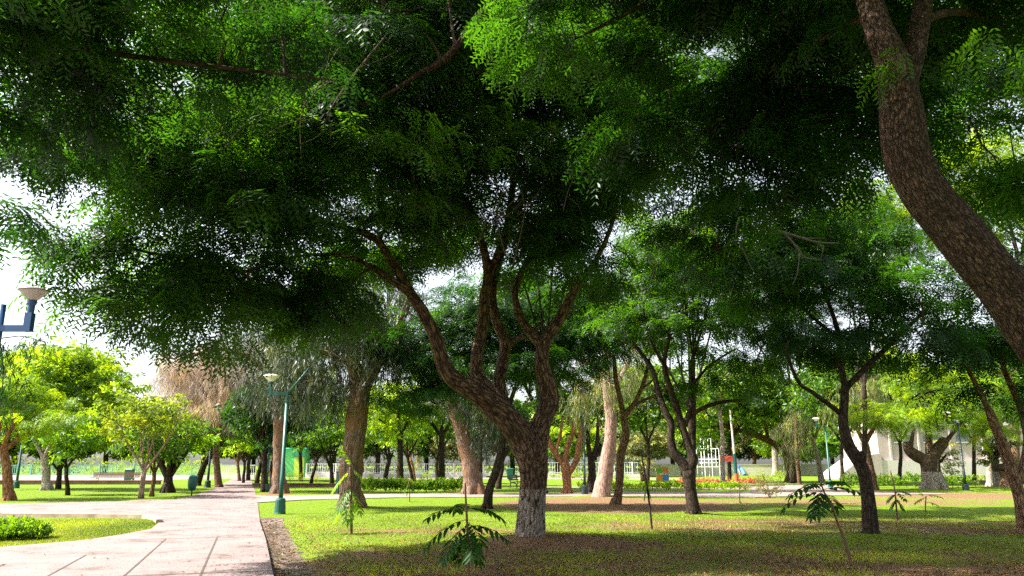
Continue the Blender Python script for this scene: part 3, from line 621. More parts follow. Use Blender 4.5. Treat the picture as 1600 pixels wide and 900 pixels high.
for q in [[(-60, 520), (-10, 530), (30, 525), (72, 535)], [(-40, 470), (-5, 520), (5, 580), (0, 640)]]:
    P_, r_ = px_limb(b, 8.0, [(x, y, 0, 1.5 - i * .3) for i, (x, y) in enumerate(q)]); mb2 = MB(); mb2.tube(P_, r_, 5, step=.1); mb2.build('hanging_twig', BARK_DARK, LEFT)
mb.build('hanging_foliage', LEAF_DEEP, LEFT)

# ---- mid-distance trees drawn limb by limb
def custom(name, bx, by, label, limbs, lobes, leafm, barkm, P=None, seed=1, group='park trees of the middle distance', **k):
    bb = gp(bx, by); dd = bb[1]
    L = [px_limb(bb, dd, q) for q in limbs]
    lo_ = [px_lobe(bb, x, y, dd + o, rx, ry, rd) for (x, y, o, rx, ry, rd) in lobes]
    return build_tree(name, bb, label, L, lo_, leafm, barkm, P or P_MID, seed, group, **k)
custom('broadleaf_tree', 1083, 806, 'slim dark tree right of centre forking low into two upright stems with a knobbly burr',
 [[(1084, 808, 0, 11), (1081, 780, 0, 9.5), (1077, 755, 0, 9), (1073, 735, 0, 9.5)],
  [(1074, 740, 0, 9), (1066, 722, 0, 8), (1054, 710, 0, 7.5), (1048, 690, 0, 6), (1048, 660, 0, 5.5), (1038, 640, 0, 5), (1028, 610, .3, 4.5), (1020, 580, .5, 4), (1000, 550, .8, 3), (975, 520, 1, 2.5), (955, 490, 1, 2)],
  [(1075, 738, 0, 8), (1083, 718, 0, 9), (1076, 700, 0, 6), (1066, 665, 0, 5.5), (1055, 630, 0, 5), (1045, 600, -.3, 4.5), (1038, 570, -.5, 4), (1045, 530, -.8, 3), (1060, 490, -1, 2.5)],
  [(1070, 665, 0, 4), (1078, 640, 0, 3.5), (1082, 610, .2, 3), (1080, 570, .2, 2.5), (1095, 520, .2, 2)],
  [(1067, 660, 0, 4), (1090, 642, 0, 3.5), (1120, 630, 0, 3), (1160, 625, 0, 2)],
  [(1040, 575, -.5, 2.5), (1020, 540, -.8, 2), (1008, 500, -1, 2), (1005, 470, -1, 1.5)], [(1083, 600, 0, 2.2), (1110, 570, .3, 2), (1150, 545, .5, 1.5)]],
 [(1080, 500, 0, 140, 45, 2.6), (1000, 470, 0, 70, 45, 1.6), (1160, 560, 0, 90, 28, 1.6), (1110, 430, .5, 120, 50, 2.2), (1170, 480, 0, 80, 45, 1.8), (1120, 600, 0, 60, 12, 1), (1030, 400, 0, 80, 60, 2)],
 LEAF_MAIN, BARK_DARK, seed=21, dens=.6, per=4, size=1.0, tw_r=1.2)
custom('broadleaf_tree', 963, 792, 'slender crooked reddish trunk just left of the forked dark tree',
 [[(962, 795, 0, 9), (966, 770, 0, 6.5), (969, 740, 0, 6), (970, 710, 0, 6.5), (978, 680, 0, 6), (975, 655, 0, 5.5), (974, 640, 0, 5)],
  [(974, 645, 0, 4.5), (968, 620, 0, 4), (962, 590, 0, 3.5), (960, 560, 0, 3)], [(976, 650, 0, 4), (990, 632, 0, 3.5), (1005, 600, 0, 3), (1015, 560, 0, 2)],
  [(978, 642, 0, 3), (1000, 628, 0, 2.5), (1030, 615, 0, 2), (1045, 600, 0, 1.2)], [(1000, 610, 0, 2), (1018, 596, 0, 1.5), (1030, 580, 0, 1)]],
 [(950, 530, 0, 80, 45, 2.4), (1010, 520, 0, 70, 40, 2.), (905, 560, 0, 50, 40, 1.6), (970, 450, 0, 90, 50, 2.4)],
 LEAF_DEEP, BARK_BROWN, seed=22, dens=.5, per=4, tw_r=1.2)
custom('broadleaf_tree', 1361, 840, 'dark crooked trunk in the right foreground bending left with a burr at mid height',
 [[(1362, 844, 0, 13), (1360, 815, 0, 11), (1357, 780, 0, 10.5), (1352, 745, 0, 10), (1342, 722, 0, 10.5), (1328, 700, 0, 9), (1320, 675, 0, 7.5), (1317, 650, 0, 7), (1319, 625, 0, 6.5), (1321, 600, 0, 6)],
  [(1344, 724, 0, 7), (1348, 712, -.1, 6), (1345, 705, -.1, 4)],
  [(1312, 645, 0, 4.5), (1290, 628, -.2, 4), (1268, 612, -.5, 3.5), (1250, 600, -.8, 3), (1236, 572, -1, 2.5), (1228, 540, -1.2, 2)],
  [(1321, 605, 0, 5), (1314, 570, 0, 4.5), (1310, 520, .3, 4), (1290, 460, .6, 3), (1270, 400, .8, 2.5)],
  [(1322, 605, 0, 5), (1345, 582, 0, 4.5), (1372, 556, .3, 4), (1410, 520, .7, 3), (1450, 480, 1, 2.5)],
  [(1310, 530, .3, 3), (1240, 470, 0, 2.5), (1180, 420, -.3, 2), (1120, 390, -.6, 1.8)]],
 [(1290, 440, .5, 140, 60, 2.0), (1430, 455, .8, 100, 60, 1.8), (1180, 400, 0, 110, 50, 1.8), (1350, 525, .3, 150, 30, 1.8), (1110, 340, 0, 90, 60, 1.6), (1330, 360, .8, 110, 60, 1.8), (1240, 520, 0, 70, 30, 1.2), (1200, 320, .3, 90, 40, 1.4)],
 LEAF_DEEP, BARK_DARK, seed=23, dens=.62, per=5, size=.9, P=P_NEAR2, tw_r=1.1)
custom('broadleaf_tree', 1602, 834, 'dark leaning trunk cut by the right edge behind the leaning near trunk',
 [[(1604, 840, 0, 12), (1598, 800, 0, 10), (1590, 765, 0, 9), (1580, 730, 0, 8.5), (1566, 695, 0, 8), (1553, 660, 0, 7), (1545, 640, 0, 6)],
  [(1590, 760, 0, 6), (1606, 700, .3, 7), (1602, 660, .3, 6), (1588, 620, .3, 5), (1570, 580, .2, 4), (1560, 540, 0, 3)],
  [(1547, 645, 0, 5), (1530, 610, 0, 4), (1510, 570, 0, 3), (1500, 530, 0, 2)]],
 [(1540, 540, 0, 100, 35, 2.), (1600, 500, 0, 90, 50, 2.), (1480, 520, 0, 80, 30, 1.6), (1580, 420, .6, 80, 50, 1.6), (1560, 600, .2, 60, 20, 1.)],
 LEAF_DEEP, BARK_BROWN, seed=24, dens=.6, per=4, P=P_NEAR2)
custom('broadleaf_tree', 762, 795, 'thin dark trunk leaning right just left of the big forked tree',
 [[(761, 797, 0, 8), (764, 770, 0, 6.5), (775, 735, 0, 6.5), (783, 705, 0, 5.5), (787, 680, 0, 5)],
  [(777, 725, 0, 4), (795, 700, 0, 3.5), (810, 688, 0, 3), (830, 680, 0, 2)], [(787, 685, 0, 4.5), (780, 640, 0, 4), (740, 590, 0, 3.5), (700, 540, 0, 3), (660, 500, 0, 2)], [(787, 685, 0, 4), (800, 620, 0, 3.5), (830, 560, 0, 3), (870, 520, 0, 2)]],
 [(670, 530, 0, 90, 60, 2.6), (750, 560, 0, 90, 55, 2.6), (640, 610, 0, 40, 35, 1.4), (850, 560, 0, 80, 60, 2.4), (780, 480, 0, 120, 60, 2.8), (690, 610, .5, 50, 35, 1.6), (900, 490, 0, 70, 60, 2), (620, 550, .5, 60, 50, 2), (720, 500, 1, 110, 60, 2.4), (810, 540, 1, 60, 60, 2)],
 LEAF_DEEP, BARK_DARK, seed=25, dens=.6, per=4)
custom('spreading_tree', 885, 772, 'orange brown tree opening into a V of many stems behind the big forked trunk',
 [[(886, 774, 0, 8), (886, 755, 0, 6.5), (884, 735, 0, 6.5), (882, 722, 0, 6)], [(882, 728, 0, 5), (868, 708, 0, 4.5), (858, 690, 0, 4), (852, 665, 0, 3), (845, 640, 0, 2)], [(884, 725, 0, 4.5), (886, 700, 0, 4), (896, 675, 0, 3), (902, 650, 0, 2.5), (900, 620, 0, 2)],
  [(886, 745, 0, 4.5), (900, 720, 0, 4.5), (905, 690, 0, 4), (910, 665, 0, 3.5), (914, 655, 0, 3)], [(868, 708, 0, 3), (875, 680, 0, 2.5), (880, 650, 0, 2)], [(896, 675, 0, 2.5), (885, 640, 0, 2), (870, 610, 0, 1.5)]],
 [(880, 610, 0, 50, 30, 2), (900, 640, 0, 40, 18, 1.5), (855, 630, 0, 30, 20, 1.2)], LEAF_MID, BARK_ORANGE, seed=26, dens=.35, per=4, P=P_FAR, size=1.0)
custom('broadleaf_tree', 924, 770, 'dark forked tree standing between the green post and the pale pink trunk',
 [[(922, 772, 0, 8), (925, 745, 0, 6), (924, 725, 0, 5.5), (924, 715, 0, 5)], [(924, 722, 0, 4), (920, 700, 0, 3.5), (918, 670, 0, 3), (915, 640, 0, 2)], [(925, 718, 0, 4), (932, 695, 0, 3), (934, 670, 0, 2.5), (935, 640, 0, 2)], [(926, 718, 0, 3), (938, 704, 0, 2.5), (950, 690, 0, 2)]],
 [(920, 610, 0, 40, 30, 2), (935, 640, 0, 30, 20, 1.5)], LEAF_DEEP, BARK_DARK, seed=27, dens=.4, P=P_FAR, per=4)
# ---- eucalypts with peeling bark and hanging foliage
custom('eucalyptus_tree', 549, 796, 'stout eucalyptus with peeling bark and grey weeping foliage left of centre',
 [[(549, 800, 0, 20), (548, 780, 0, 17.5), (547, 745, 0, 17), (551, 705, 0, 16), (556, 665, 0, 16.5), (560, 625, 0, 16), (563, 598, 0, 16)],
  [(562, 610, 0, 13), (585, 575, 0, 10), (602, 545, 0, 8), (625, 505, 0, 6), (640, 460, 0, 4)], [(560, 610, 0, 13), (553, 570, 0, 11), (548, 530, .2, 9), (540, 490, .3, 7), (530, 440, .3, 5)],
  [(556, 570, 0, 6), (520, 555, -.3, 5), (480, 545, -.5, 3.5), (440, 560, -.7, 2)], [(574, 590, 0, 6), (580, 550, .4, 5), (575, 500, .6, 4), (590, 440, .6, 3)]],
 [(480, 545, -.3, 50, 45, 2), (520, 500, 0, 60, 50, 2.5), (600, 540, 0, 45, 50, 2), (510, 600, -.3, 45, 40, 1.8), (570, 460, 0, 80, 50, 3), (450, 600, -.3, 25, 30, 1.2)],
 LEAF_GREY, BARK_EUC, seed=31, P=P_WEEP, weep=True, dens=1.2, per=8, size=1.0, sides=16, group='eucalypts', voxel=0.05, disp=.05)
custom('eucalyptus_tree', 738, 773, 'leaning pink barked eucalyptus seen left of the big forked tree',
 [[(740, 776, 0, 16), (737, 755, 0, 13.5), (733, 720, 0, 12), (724, 685, 0, 11), (716, 655, 0, 11), (708, 628, 0, 12), (700, 600, 0, 10)], [(705, 620, 0, 8), (725, 580, 0, 6), (745, 530, 0, 5)], [(703, 610, 0, 7), (685, 570, 0, 6), (675, 530, 0, 4)], [(718, 660, 0, 3), (740, 640, 0, 2.5), (760, 640, 0, 1.5)]],
 [(745, 655, -.3, 25, 30, 1.5), (690, 600, 0, 40, 40, 2.5), (740, 600, 0, 50, 40, 2.5), (760, 690, -.3, 14, 22, .8), (730, 690, .8, 14, 25, .6)],
 LEAF_GREY, BARK_EUC, seed=32, P=P_WEEP, weep=True, dens=.6, per=6, size=1.1, sides=12, group='eucalypts')
custom('eucalyptus_tree', 940, 778, 'pale pink peeling trunk leaning right beside the slender crooked trunk',
 [[(938, 781, 0, 17), (942, 760, 0, 12.5), (948, 725, 0, 11), (953, 690, 0, 10), (955, 655, 0, 9), (952, 630, 0, 8.5), (945, 590, 0, 7)], [(952, 640, 0, 5), (965, 600, 0, 4), (985, 560, 0, 3)], [(948, 600, 0, 4), (925, 570, 0, 3), (900, 560, 0, 2)]],
 [(935, 590, 0, 50, 40, 2.5), (980, 590, 0, 40, 40, 2.2), (910, 620, 0, 25, 30, 1.5), (960, 540, 0, 60, 40, 2.5)],
 LEAF_OLIVE, BARK_PINK, seed=33, P=P_WEEPS, flare=False, weep=True, dens=.5, per=5, size=1.0, sides=12, group='eucalypts')
custom('eucalyptus_tree', 437, 771, 'tall reddish eucalyptus right behind the green lamp post with dry hanging twigs',
 [[(437, 774, 0, 13), (436, 750, 0, 10), (436, 710, 0, 9), (436, 665, 0, 9), (433, 630, 0, 7.5), (428, 590, 0, 6), (420, 540, 0, 5)], [(435, 640, 0, 5), (455, 615, 0, 4), (480, 600, 0, 2.5)], [(428, 595, 0, 5), (390, 560, -.5, 4), (340, 545, -1, 3), (290, 560, -1.5, 2)], [(425, 570, 0, 4), (440, 510, 0, 3), (450, 460, 0, 2)]],
 [(455, 500, 0, 60, 60, 3), (400, 530, 0, 60, 50, 3), (470, 590, 0, 35, 50, 2), (400, 600, 0, 35, 40, 2)],
 LEAF_GREY, BARK_EUC, seed=34, P=P_WEEPS, weep=True, dens=1.0, per=5, size=1.0, sides=12, group='eucalypts')
custom('dry_tree', 340, 762, 'tree of dry brown feathery twigs hanging over the far end of the path',
 [[(342, 764, 0, 6), (340, 740, 0, 5), (338, 700, 0, 5), (345, 650, 0, 4), (350, 600, 0, 4)], [(345, 650, 0, 3), (310, 600, 0, 3), (280, 570, 0, 2)], [(350, 620, 0, 3), (380, 580, 0, 3), (400, 560, 0, 2)]],
 [(300, 600, -.5, 45, 35, 3), (350, 590, 0, 50, 40, 3), (385, 610, 0, 40, 40, 3), (320, 635, -.5, 45, 22, 3), (270, 580, 0, 30, 30, 2), (310, 560, 0, 50, 30, 3), (370, 550, 0, 50, 30, 3)],
 LEAF_DRY, BARK_BROWN, seed=35, P=P_DRY, weep=True, dens=.55, per=7, size=1.35, group='trees by the far path')

# ---- trees of the middle and far distance, grown from a few measures
def grown(name, x, y, label, r, fork, lean, top, bot, wd, leafm, barkm, stems=3, seed=1, P=None, dens=.30, size=1.0, per=4, cx=0, group='trees by the far path', depth=None, weep=False, wt=1.0):
    bb = gp(x, y) if depth is None else np.array((*(at(x, 727, depth)[:2]), 0.0)); dd = bb[1]; rs = np.random.default_rng(seed)
    base_py = y if depth is None else 727 + EYE * FPX / depth
    limbs = [[(x, base_py + 2, 0, r * 1.25), (x + lean * .2, base_py - (base_py - fork) * .3, 0, r), (x + lean * .5 + rs.uniform(-2, 2), base_py - (base_py - fork) * .65, 0, r * .9), (x + lean, fork, 0, r * .85)]]
    lobes = []; mid = (top + bot) / 2; hh = (bot - top) / 2; cxx = x + lean + cx
    for s in range(stems):
        f = (s + .5) / stems * 2 - 1; dz = rs.uniform(-1, 1) * wd * .25 * mpp(dd)
        ex = cxx + f * wd * .33 + rs.uniform(-.05, .05) * wd; ey = mid + rs.uniform(-.15, .25) * hh
        rr = r * (.62 if stems < 4 else .5)
        sx = x + lean
        limbs.append([(sx - f * r * .1, fork + r * .8, 0, rr), (sx + (ex - sx) * .35, fork + (ey - fork) * .30 , dz * .3, rr * .85), (sx + (ex - sx) * .75, fork + (ey - fork) * .66, dz * .7, rr * .6), (ex, ey, dz, rr * .3)])
        limbs.append([(sx + (ex - sx) * .35, fork + (ey - fork) * .30, dz * .3, rr * .5), (sx + (ex - sx) * .35 + f * -8 + rs.uniform(-6, 6), fork + (ey - fork) * .7, -dz, rr * .4), (sx + (ex - sx) * .2, mid - hh * .3, -dz, rr * .2)])
    nl = max(4, int(wd / max(hh, 10) * 3))
    for s in range(nl):
        f = (s + .5) / nl * 2 - 1
        k = math.sqrt(max(.15, 1 - f * f))
        yy = bot - hh * (1 - .0) + rs.uniform(-.35, .35) * hh * k
        lobes.append((cxx + f * wd * .40, yy, rs.uniform(-.18, .18) * wd * mpp(dd), wd * .5 / nl * 1.8 + 4, hh * .62 * k, wd * mpp(dd) * .2 * k + .3))
    for s in range(max(2, nl // 2)):
        lobes.append((cxx + rs.uniform(-.22, .22) * wd, top + hh * .5, rs.uniform(-.2, .2) * wd * mpp(dd), wd * .2, hh * .42, wd * mpp(dd) * .18 + .3))
    L = [px_limb(bb, dd, q) for q in limbs]
    lo_ = [px_lobe(bb, a, c, dd + o, rx, ry, rd) for (a, c, o, rx, ry, rd) in lobes]
    return build_tree(name, bb, label, L, lo_, leafm, barkm, P or P_FAR, seed, group, sides=8, step=.3, dens=dens, size=size, per=per, tw_r=1.4, weep=weep, flare=r > 4)
G = grown
G('broadleaf_tree', 14, 782, 'orange brown trunk at the left edge beside the path under bright green leaves', 7, 700, -10, 585, 700, 220, LEAF_BRIGHT, BARK_ORANGE, 3, 41, P_MID, .32, cx=20)
G('broadleaf_tree', 73, 766, 'pale grey trunk on the left lawn under the widest sunlit crown', 6.5, 712, -4, 530, 700, 290, LEAF_BRIGHT, BARK_PALE, 4, 42, P_FAR, .4, cx=15, size=1.1)
G('broadleaf_tree', 91, 764, 'dark multi stemmed tree right of the pale grey trunk', 4, 735, 2, 640, 725, 120, LEAF_MID, BARK_DARK, 4, 43)
G('broadleaf_tree', 106, 774, 'small dark trunk with two arms on the left lawn', 3.2, 730, -2, 635, 730, 120, LEAF_MID, BARK_DARK, 3, 44)
G('sapling_tree', 220, 779, 'slim yellow leaved tree with two pale stems at the path edge', 4, 735, 6, 608, 728, 150, LEAF_YELLOW, BARK_PINK, 4, 45, P_FAR, .34, size=.8)
G('broadleaf_tree', 237, 776, 'small grey brown trunk just right of the yellow leaved tree', 3.4, 738, 4, 640, 735, 90, LEAF_MID, BARK_BROWN, 3, 46)
G('broadleaf_tree', 261, 770, 'squat dark trunk with several twisting stems left of the green litter bin', 8, 745, 2, 640, 725, 140, LEAF_MID, BARK_DARK, 5, 47)
G('broadleaf_tree', 307, 759, 'dark trunk leaning right behind the green litter bin', 5, 705, 28, 620, 720, 170, LEAF_MID, BARK_DARK, 3, 48)
G('broadleaf_tree', 374, 752, 'brown forked tree at the far end of the path', 2.6, 722, -3, 640, 715, 90, LEAF_MID, BARK_BROWN, 3, 49)
G('broadleaf_tree', 380, 755, 'thin dark tree beside the brown one at the far end of the path', 2.4, 722, 2, 650, 715, 80, LEAF_BRIGHT, BARK_DARK, 3, 50)
G('broadleaf_tree', 401, 757, 'dark trunk leaning right at the right side of the far path', 3.4, 715, 9, 620, 715, 110, LEAF_MID, BARK_DARK, 3, 51)
G('broadleaf_tree', 413, 769, 'tall dark trunk left of the reddish eucalyptus', 5, 705, 0, 600, 700, 120, LEAF_DEEP, BARK_DARK, 3, 52)
G('broadleaf_tree', 425, 768, 'dark trunk squeezed between a tall dark trunk and the reddish eucalyptus', 5, 710, 6, 610, 700, 130, LEAF_DEEP, BARK_DARK, 3, 53)
G('broadleaf_tree', 478, 744, 'pale orange tree of upright stems beside the green kiosk', 2.4, 728, -4, 640, 715, 70, LEAF_MID, BARK_ORANGE, 4, 54)
G('broadleaf_tree', 486, 756, 'thin dark tree leaning right in front of the white fence near the kiosk', 2.6, 722, 8, 640, 712, 90, LEAF_MID, BARK_DARK, 3, 55)
G('broadleaf_tree', 519, 759, 'dark Y shaped tree left of the stout eucalyptus', 3.4, 728, -3, 630, 712, 110, LEAF_MID, BARK_DARK, 3, 56)
G('broadleaf_tree', 602, 751, 'dark double trunk right of the stout eucalyptus', 3.6, 718, 6, 622, 712, 110, LEAF_BRIGHT, BARK_DARK, 3, 57)
G('broadleaf_tree', 645, 755, 'dark bent trunk behind the clipped hedge', 2.6, 715, -8, 630, 712, 95, LEAF_MID, BARK_DARK, 3, 58)
G('broadleaf_tree', 648, 753, 'orange trunk crossing the dark bent one behind the hedge', 2.2, 715, -7, 640, 712, 80, LEAF_BRIGHT, BARK_ORANGE, 2, 59)
G('broadleaf_tree', 683, 756, 'straight black trunk splitting in a T behind the hedge', 2.8, 717, 0, 620, 712, 110, LEAF_MID, BARK_DARK, 3, 60)
G('broadleaf_tree', 694, 742, 'small far tree with a curved stem behind the yellow shrubs', 2.2, 722, -4, 650, 712, 80, LEAF_BRIGHT, BARK_DARK, 3, 61)
G('broadleaf_tree', 654, 738, 'broad pale trunk far back in front of the white fence', 4.5, 690, 0, 610, 700, 140, LEAF_OLIVE, BARK_PINK, 3, 62)
G('broadleaf_tree', 750, 768, 'straight dark trunk with a white painted foot right of the leaning eucalyptus', 4, 690, 0, 600, 690, 110, LEAF_DEEP, BARK_DARKW, 3, 63)
G('broadleaf_tree', 779, 764, 'dark curved trunk behind the thin leaning one near the big tree', 4, 718, 6, 620, 700, 120, LEAF_DEEP, BARK_DARK, 3, 64)
G('conifer_tree', 1004, 752, 'olive feathery young tree left of the coloured panels', 3, 715, -2, 660, 738, 110, LEAF_OLIVE, BARK_BROWN, 3, 65, P_FAR, .5, size=.8)
G('tall_tree', 1130, 758, 'tall slim trunk with a white foot beside the red flower bed', 3.4, 640, -6, 560, 660, 130, LEAF_MID, BARK_PALE, 3, 66)
G('broadleaf_tree', 1212, 744, 'grey straight trunk behind the arching tree', 4.5, 680, -3, 600, 680, 140, LEAF_MID, BARK_PALE, 3, 67)
custom('arching_tree', 1236, 753, 'old tree with a long limb arching far to the left and grey green foliage',
 [[(1238, 756, 0, 10), (1237, 740, 0, 7.5), (1234, 725, 0, 8), (1230, 712, 0, 7)], [(1232, 718, 0, 6), (1218, 700, -.5, 5.5), (1200, 688, -1, 5), (1180, 680, -1.5, 4.5), (1160, 674, -2, 3.5), (1130, 664, -3, 2.5), (1095, 655, -3, 1.5)],
  [(1238, 722, 0, 5), (1247, 706, 0, 4), (1256, 690, 0, 3), (1262, 670, 0, 2)], [(1230, 712, 0, 4), (1226, 690, 0, 3.5), (1220, 660, 0, 3), (1215, 620, 0, 2)], [(1200, 688, -1, 3), (1195, 660, -1, 2.5), (1185, 630, -1, 2)]],
 [(1140, 655, -2, 60, 22, 4), (1190, 645, -1, 60, 28, 4), (1110, 680, -2, 28, 16, 2.5), (1230, 620, 0, 60, 28, 4), (1170, 610, 0, 70, 28, 4)],
 LEAF_MID, BARK_BROWN, seed=68, P=P_FAR2, dens=.3, per=4)
custom('conifer_tree', 1252, 756, 'grey green feathery tree standing against the arching tree',
 [[(1250, 758, 0, 3), (1246, 720, 0, 3), (1244, 680, 0, 2.5), (1244, 650, 0, 2)], [(1246, 700, 0, 2), (1255, 670, 0, 1.5)]],
 [(1242, 670, 0, 24, 40, 2), (1250, 640, 0, 22, 25, 2), (1236, 700, 0, 14, 20, 1.5)], LEAF_OLIVE, BARK_BROWN, seed=69, P=P_WEEPS, weep=True, dens=.6, per=5, group='trees by the far path')
G('broadleaf_tree', 1284, 753, 'grey trunk leaning left with a white foot behind the lamp on the right', 4.2, 690, -14, 580, 680, 130, LEAF_MID, BARK_PALE, 3, 70)
G('conifer_tree', 1365, 766, 'mossy grey trunk with drooping foliage behind the dark crooked trunk', 6, 690, -14, 570, 700, 130, LEAF_OLIVE, BARK_BROWN, 3, 71, P_WEEPS, .4, weep=True)
custom('pollarded_tree', 1458, 768, 'thick cut back trunk with stubby arms and a white painted foot',
 [[(1462, 771, 0, 18), (1456, 755, 0, 12.5), (1451, 735, 0, 11), (1449, 720, 0, 13), (1447, 712, 0, 12)], [(1446, 720, 0, 9), (1432, 712, 0, 8.5), (1420, 702, 0, 8), (1416, 690, 0, 5)], [(1422, 703, 0, 4), (1424, 690, 0, 3), (1428, 670, 0, 2)], [(1452, 718, 0, 9), (1462, 705, 0, 9), (1472, 694, 0, 8), (1476, 685, 0, 6)], [(1452, 710, 0, 6), (1452, 690, 0, 5), (1450, 672, 0, 4), (1440, 640, 0, 3)], [(1470, 698, 0, 5), (1486, 680, 0, 3), (1510, 650, 0, 2)]],
 [(1400, 655, 0, 60, 26, 3.5), (1450, 640, 0, 70, 36, 4), (1510, 640, 0, 60, 30, 3.5), (1360, 640, 0, 40, 25, 3), (1460, 600, 0, 90, 30, 4), (1540, 670, 0, 28, 16, 2)],
 LEAF_BRIGHT, BARK_DARKW, seed=72, P=P_MID, dens=.28, per=4, size=1.1, group='trees by the far path')
custom('conifer_tree', 1476, 764, 'young green conifer leaning right behind the cut back trunk',
 [[(1474, 766, 0, 4), (1468, 745, 0, 3), (1466, 720, 0, 3), (1470, 690, 0, 2)], [(1466, 725, 0, 2), (1480, 710, 0, 1.5), (1492, 702, 0, 1)]],
 [(1482, 718, 0, 14, 10, 1), (1478, 700, 0, 14, 10, 1), (1474, 735, 0, 10, 8, .8)], LEAF_OLIVE, BARK_DARK, seed=73, P=P_FAR, dens=.6, per=5, size=.7, group='trees by the far path')
G('broadleaf_tree', 1547, 760, 'pale straight trunk with a white foot left of the tree stump', 4.5, 690, -6, 590, 690, 130, LEAF_MID, BARK_PALE, 3, 74)
G('conifer_tree', 1560, 766, 'brown trunk with a white foot and shaggy foliage beside the tree stump', 6, 715, -6, 640, 735, 70, LEAF_OLIVE, BARK_DARKW, 3, 75, P_FAR, .5, size=.8)
G('tall_tree', 1585, 757, 'dark shaggy trunk behind the right edge of the park', 7, 660, 0, 540, 680, 150, LEAF_MID, BARK_BROWN, 3, 76)
# taller sunlit trees that fill in behind
G('tall_tree', 1650, 0, 'tall sunlit tree whose bright crown shows right of the near leaning trunk', 12, 560, 0, 180, 470, 300, LEAF_BRIGHT, BARK_DARK, 4, 81, P_MID, .5, depth=26, cx=-110, group='tall trees behind')
G('tall_tree', 1350, 0, 'tall bright crown showing between the near leaning trunk and the dark crooked tree', 4, 600, 0, 250, 520, 260, LEAF_MID, BARK_DARK, 4, 82, P_MID, .5, depth=50, cx=0, group='tall trees behind')
G('tall_tree', 1080, 0, 'tall tree behind the slim forked tree filling the sky right of centre', 4.5, 640, 0, 300, 600, 280, LEAF_MID, BARK_DARK, 4, 83, P_MID, .5, depth=48, cx=-30, group='tall trees behind')
G('tall_tree', 845, 0, 'tall tree hidden behind the big forked trunk', 7, 650, 0, 380, 640, 230, LEAF_DEEP, BARK_DARK, 4, 84, P_MID, .5, depth=46, group='tall trees behind')
G('tall_tree', 1238, 0, 'tall dark tree rising behind the arching tree', 4, 620, 0, 330, 590, 230, LEAF_DEEP, BARK_DARK, 4, 85, P_MID, .5, depth=72, cx=-30, group='tall trees behind')
G('tall_tree', 625, 0, 'round bright green tree between the stout eucalyptus and the leaning one', 5, 680, 0, 590, 700, 150, LEAF_BRIGHT, BARK_DARK, 3, 86, P_FAR, .34, depth=60, cx=-10, group='tall trees behind')
G('tall_tree', 690, 0, 'tree with a green crown behind the top of the leaning eucalyptus', 5, 680, 0, 560, 690, 150, LEAF_MID, BARK_DARK, 3, 87, P_FAR, .34, depth=62, group='tall trees behind')

for i, (px, dd, top, bot, wd, lab, lm) in enumerate([(1012, 62, 560, 690, 170, 'round green tree behind the slender crooked trunk', LEAF_MID), (1140, 75, 560, 690, 190, 'wide green tree between the slim forked tree and the arching tree', LEAF_BRIGHT), (1316, 66, 540, 690, 200, 'wide green tree behind the lamp on the right', LEAF_MID),
     (1406, 70, 530, 676, 190, 'bright tree behind the cut back trunk', LEAF_BRIGHT), (1522, 74, 530, 680, 170, 'green tree above the pale hall near the right edge', LEAF_MID), (470, 80, 560, 700, 190, 'green tree between the two eucalypts on the left', LEAF_MID), (388, 85, 600, 705, 150, 'dark tree closing the view down the path', LEAF_DEEP)]):
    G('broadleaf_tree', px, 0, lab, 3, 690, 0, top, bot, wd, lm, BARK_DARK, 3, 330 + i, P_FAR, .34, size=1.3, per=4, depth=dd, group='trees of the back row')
for i, (px, dd, top, bot, wd, cxx, lab) in enumerate([(843, 19, -60, 330, 420, 0, 'tall dark crown high behind the big forked tree'), (549, 50, 40, 480, 330, -60, 'tall dark crown above the stout eucalyptus'), (1083, 27, -40, 340, 340, 20, 'tall dark crown high above the slim forked tree'),
     (1800, 20, -40, 330, 330, -440, 'tall dark crown high above the dark crooked tree'), (1650, 22, -60, 260, 330, -50, 'tall dark crown in the upper right corner')]):
    G('tall_tree', px, 0, lab, 4, 560, {843: 10}.get(px, 0), top, bot, wd, LEAF_DEEP, BARK_DARK, 4, 300 + i, P_MID, .40, size=1.25, per=4, depth=dd, cx=cxx, group='tall trees behind')
# ---- the wood beyond the fence: one tree shape of each sort, then copies
protos_t = []
for k, (lm, bk, sd) in enumerate([(LEAF_MID, BARK_DARK, 91), (LEAF_BRIGHT, BARK_BROWN, 92), (LEAF_OLIVE, BARK_BROWN, 93)]):
    rs = np.random.default_rng(sd)
    limbs = [(np.array([(0, 0, -.2), (.1, 0, 1.5), (0, .1, 3.0)]), np.array([.35, .27, .24]))]
    for s in range(5):
        a = s * 1.256 + rs.uniform(-.3, .3); c_, s_ = math.cos(a), math.sin(a)
        limbs.append((np.array([(0, 0, 2.8), (c_ * 1.2, s_ * 1.2, 4.4), (c_ * 2.4, s_ * 2.4, 6.0), (c_ * 3.0, s_ * 3., 7.5)]), np.array([.16, .12, .08, .03])))
    lobes = [((math.cos(a) * 2.6, math.sin(a) * 2.6, 5.6 + rs.uniform(-1, 1)), (2.0, 2.0, 1.5)) for a in np.arange(0, 6.2, 1.05)] + [((0, 0, 7.6), (2.6, 2.6, 1.8)), ((.8, -.4, 8.6), (1.6, 1.6, 1.2)), ((0, -2.5, 3.6), (2.4, 1.4, 1.2)), ((2, -1.5, 3.6), (1.8, 1.4, 1.2)), ((-2, -1.5, 3.8), (1.8, 1.4, 1.2))]
    protos_t.append((limbs, lobes, lm, bk, sd))
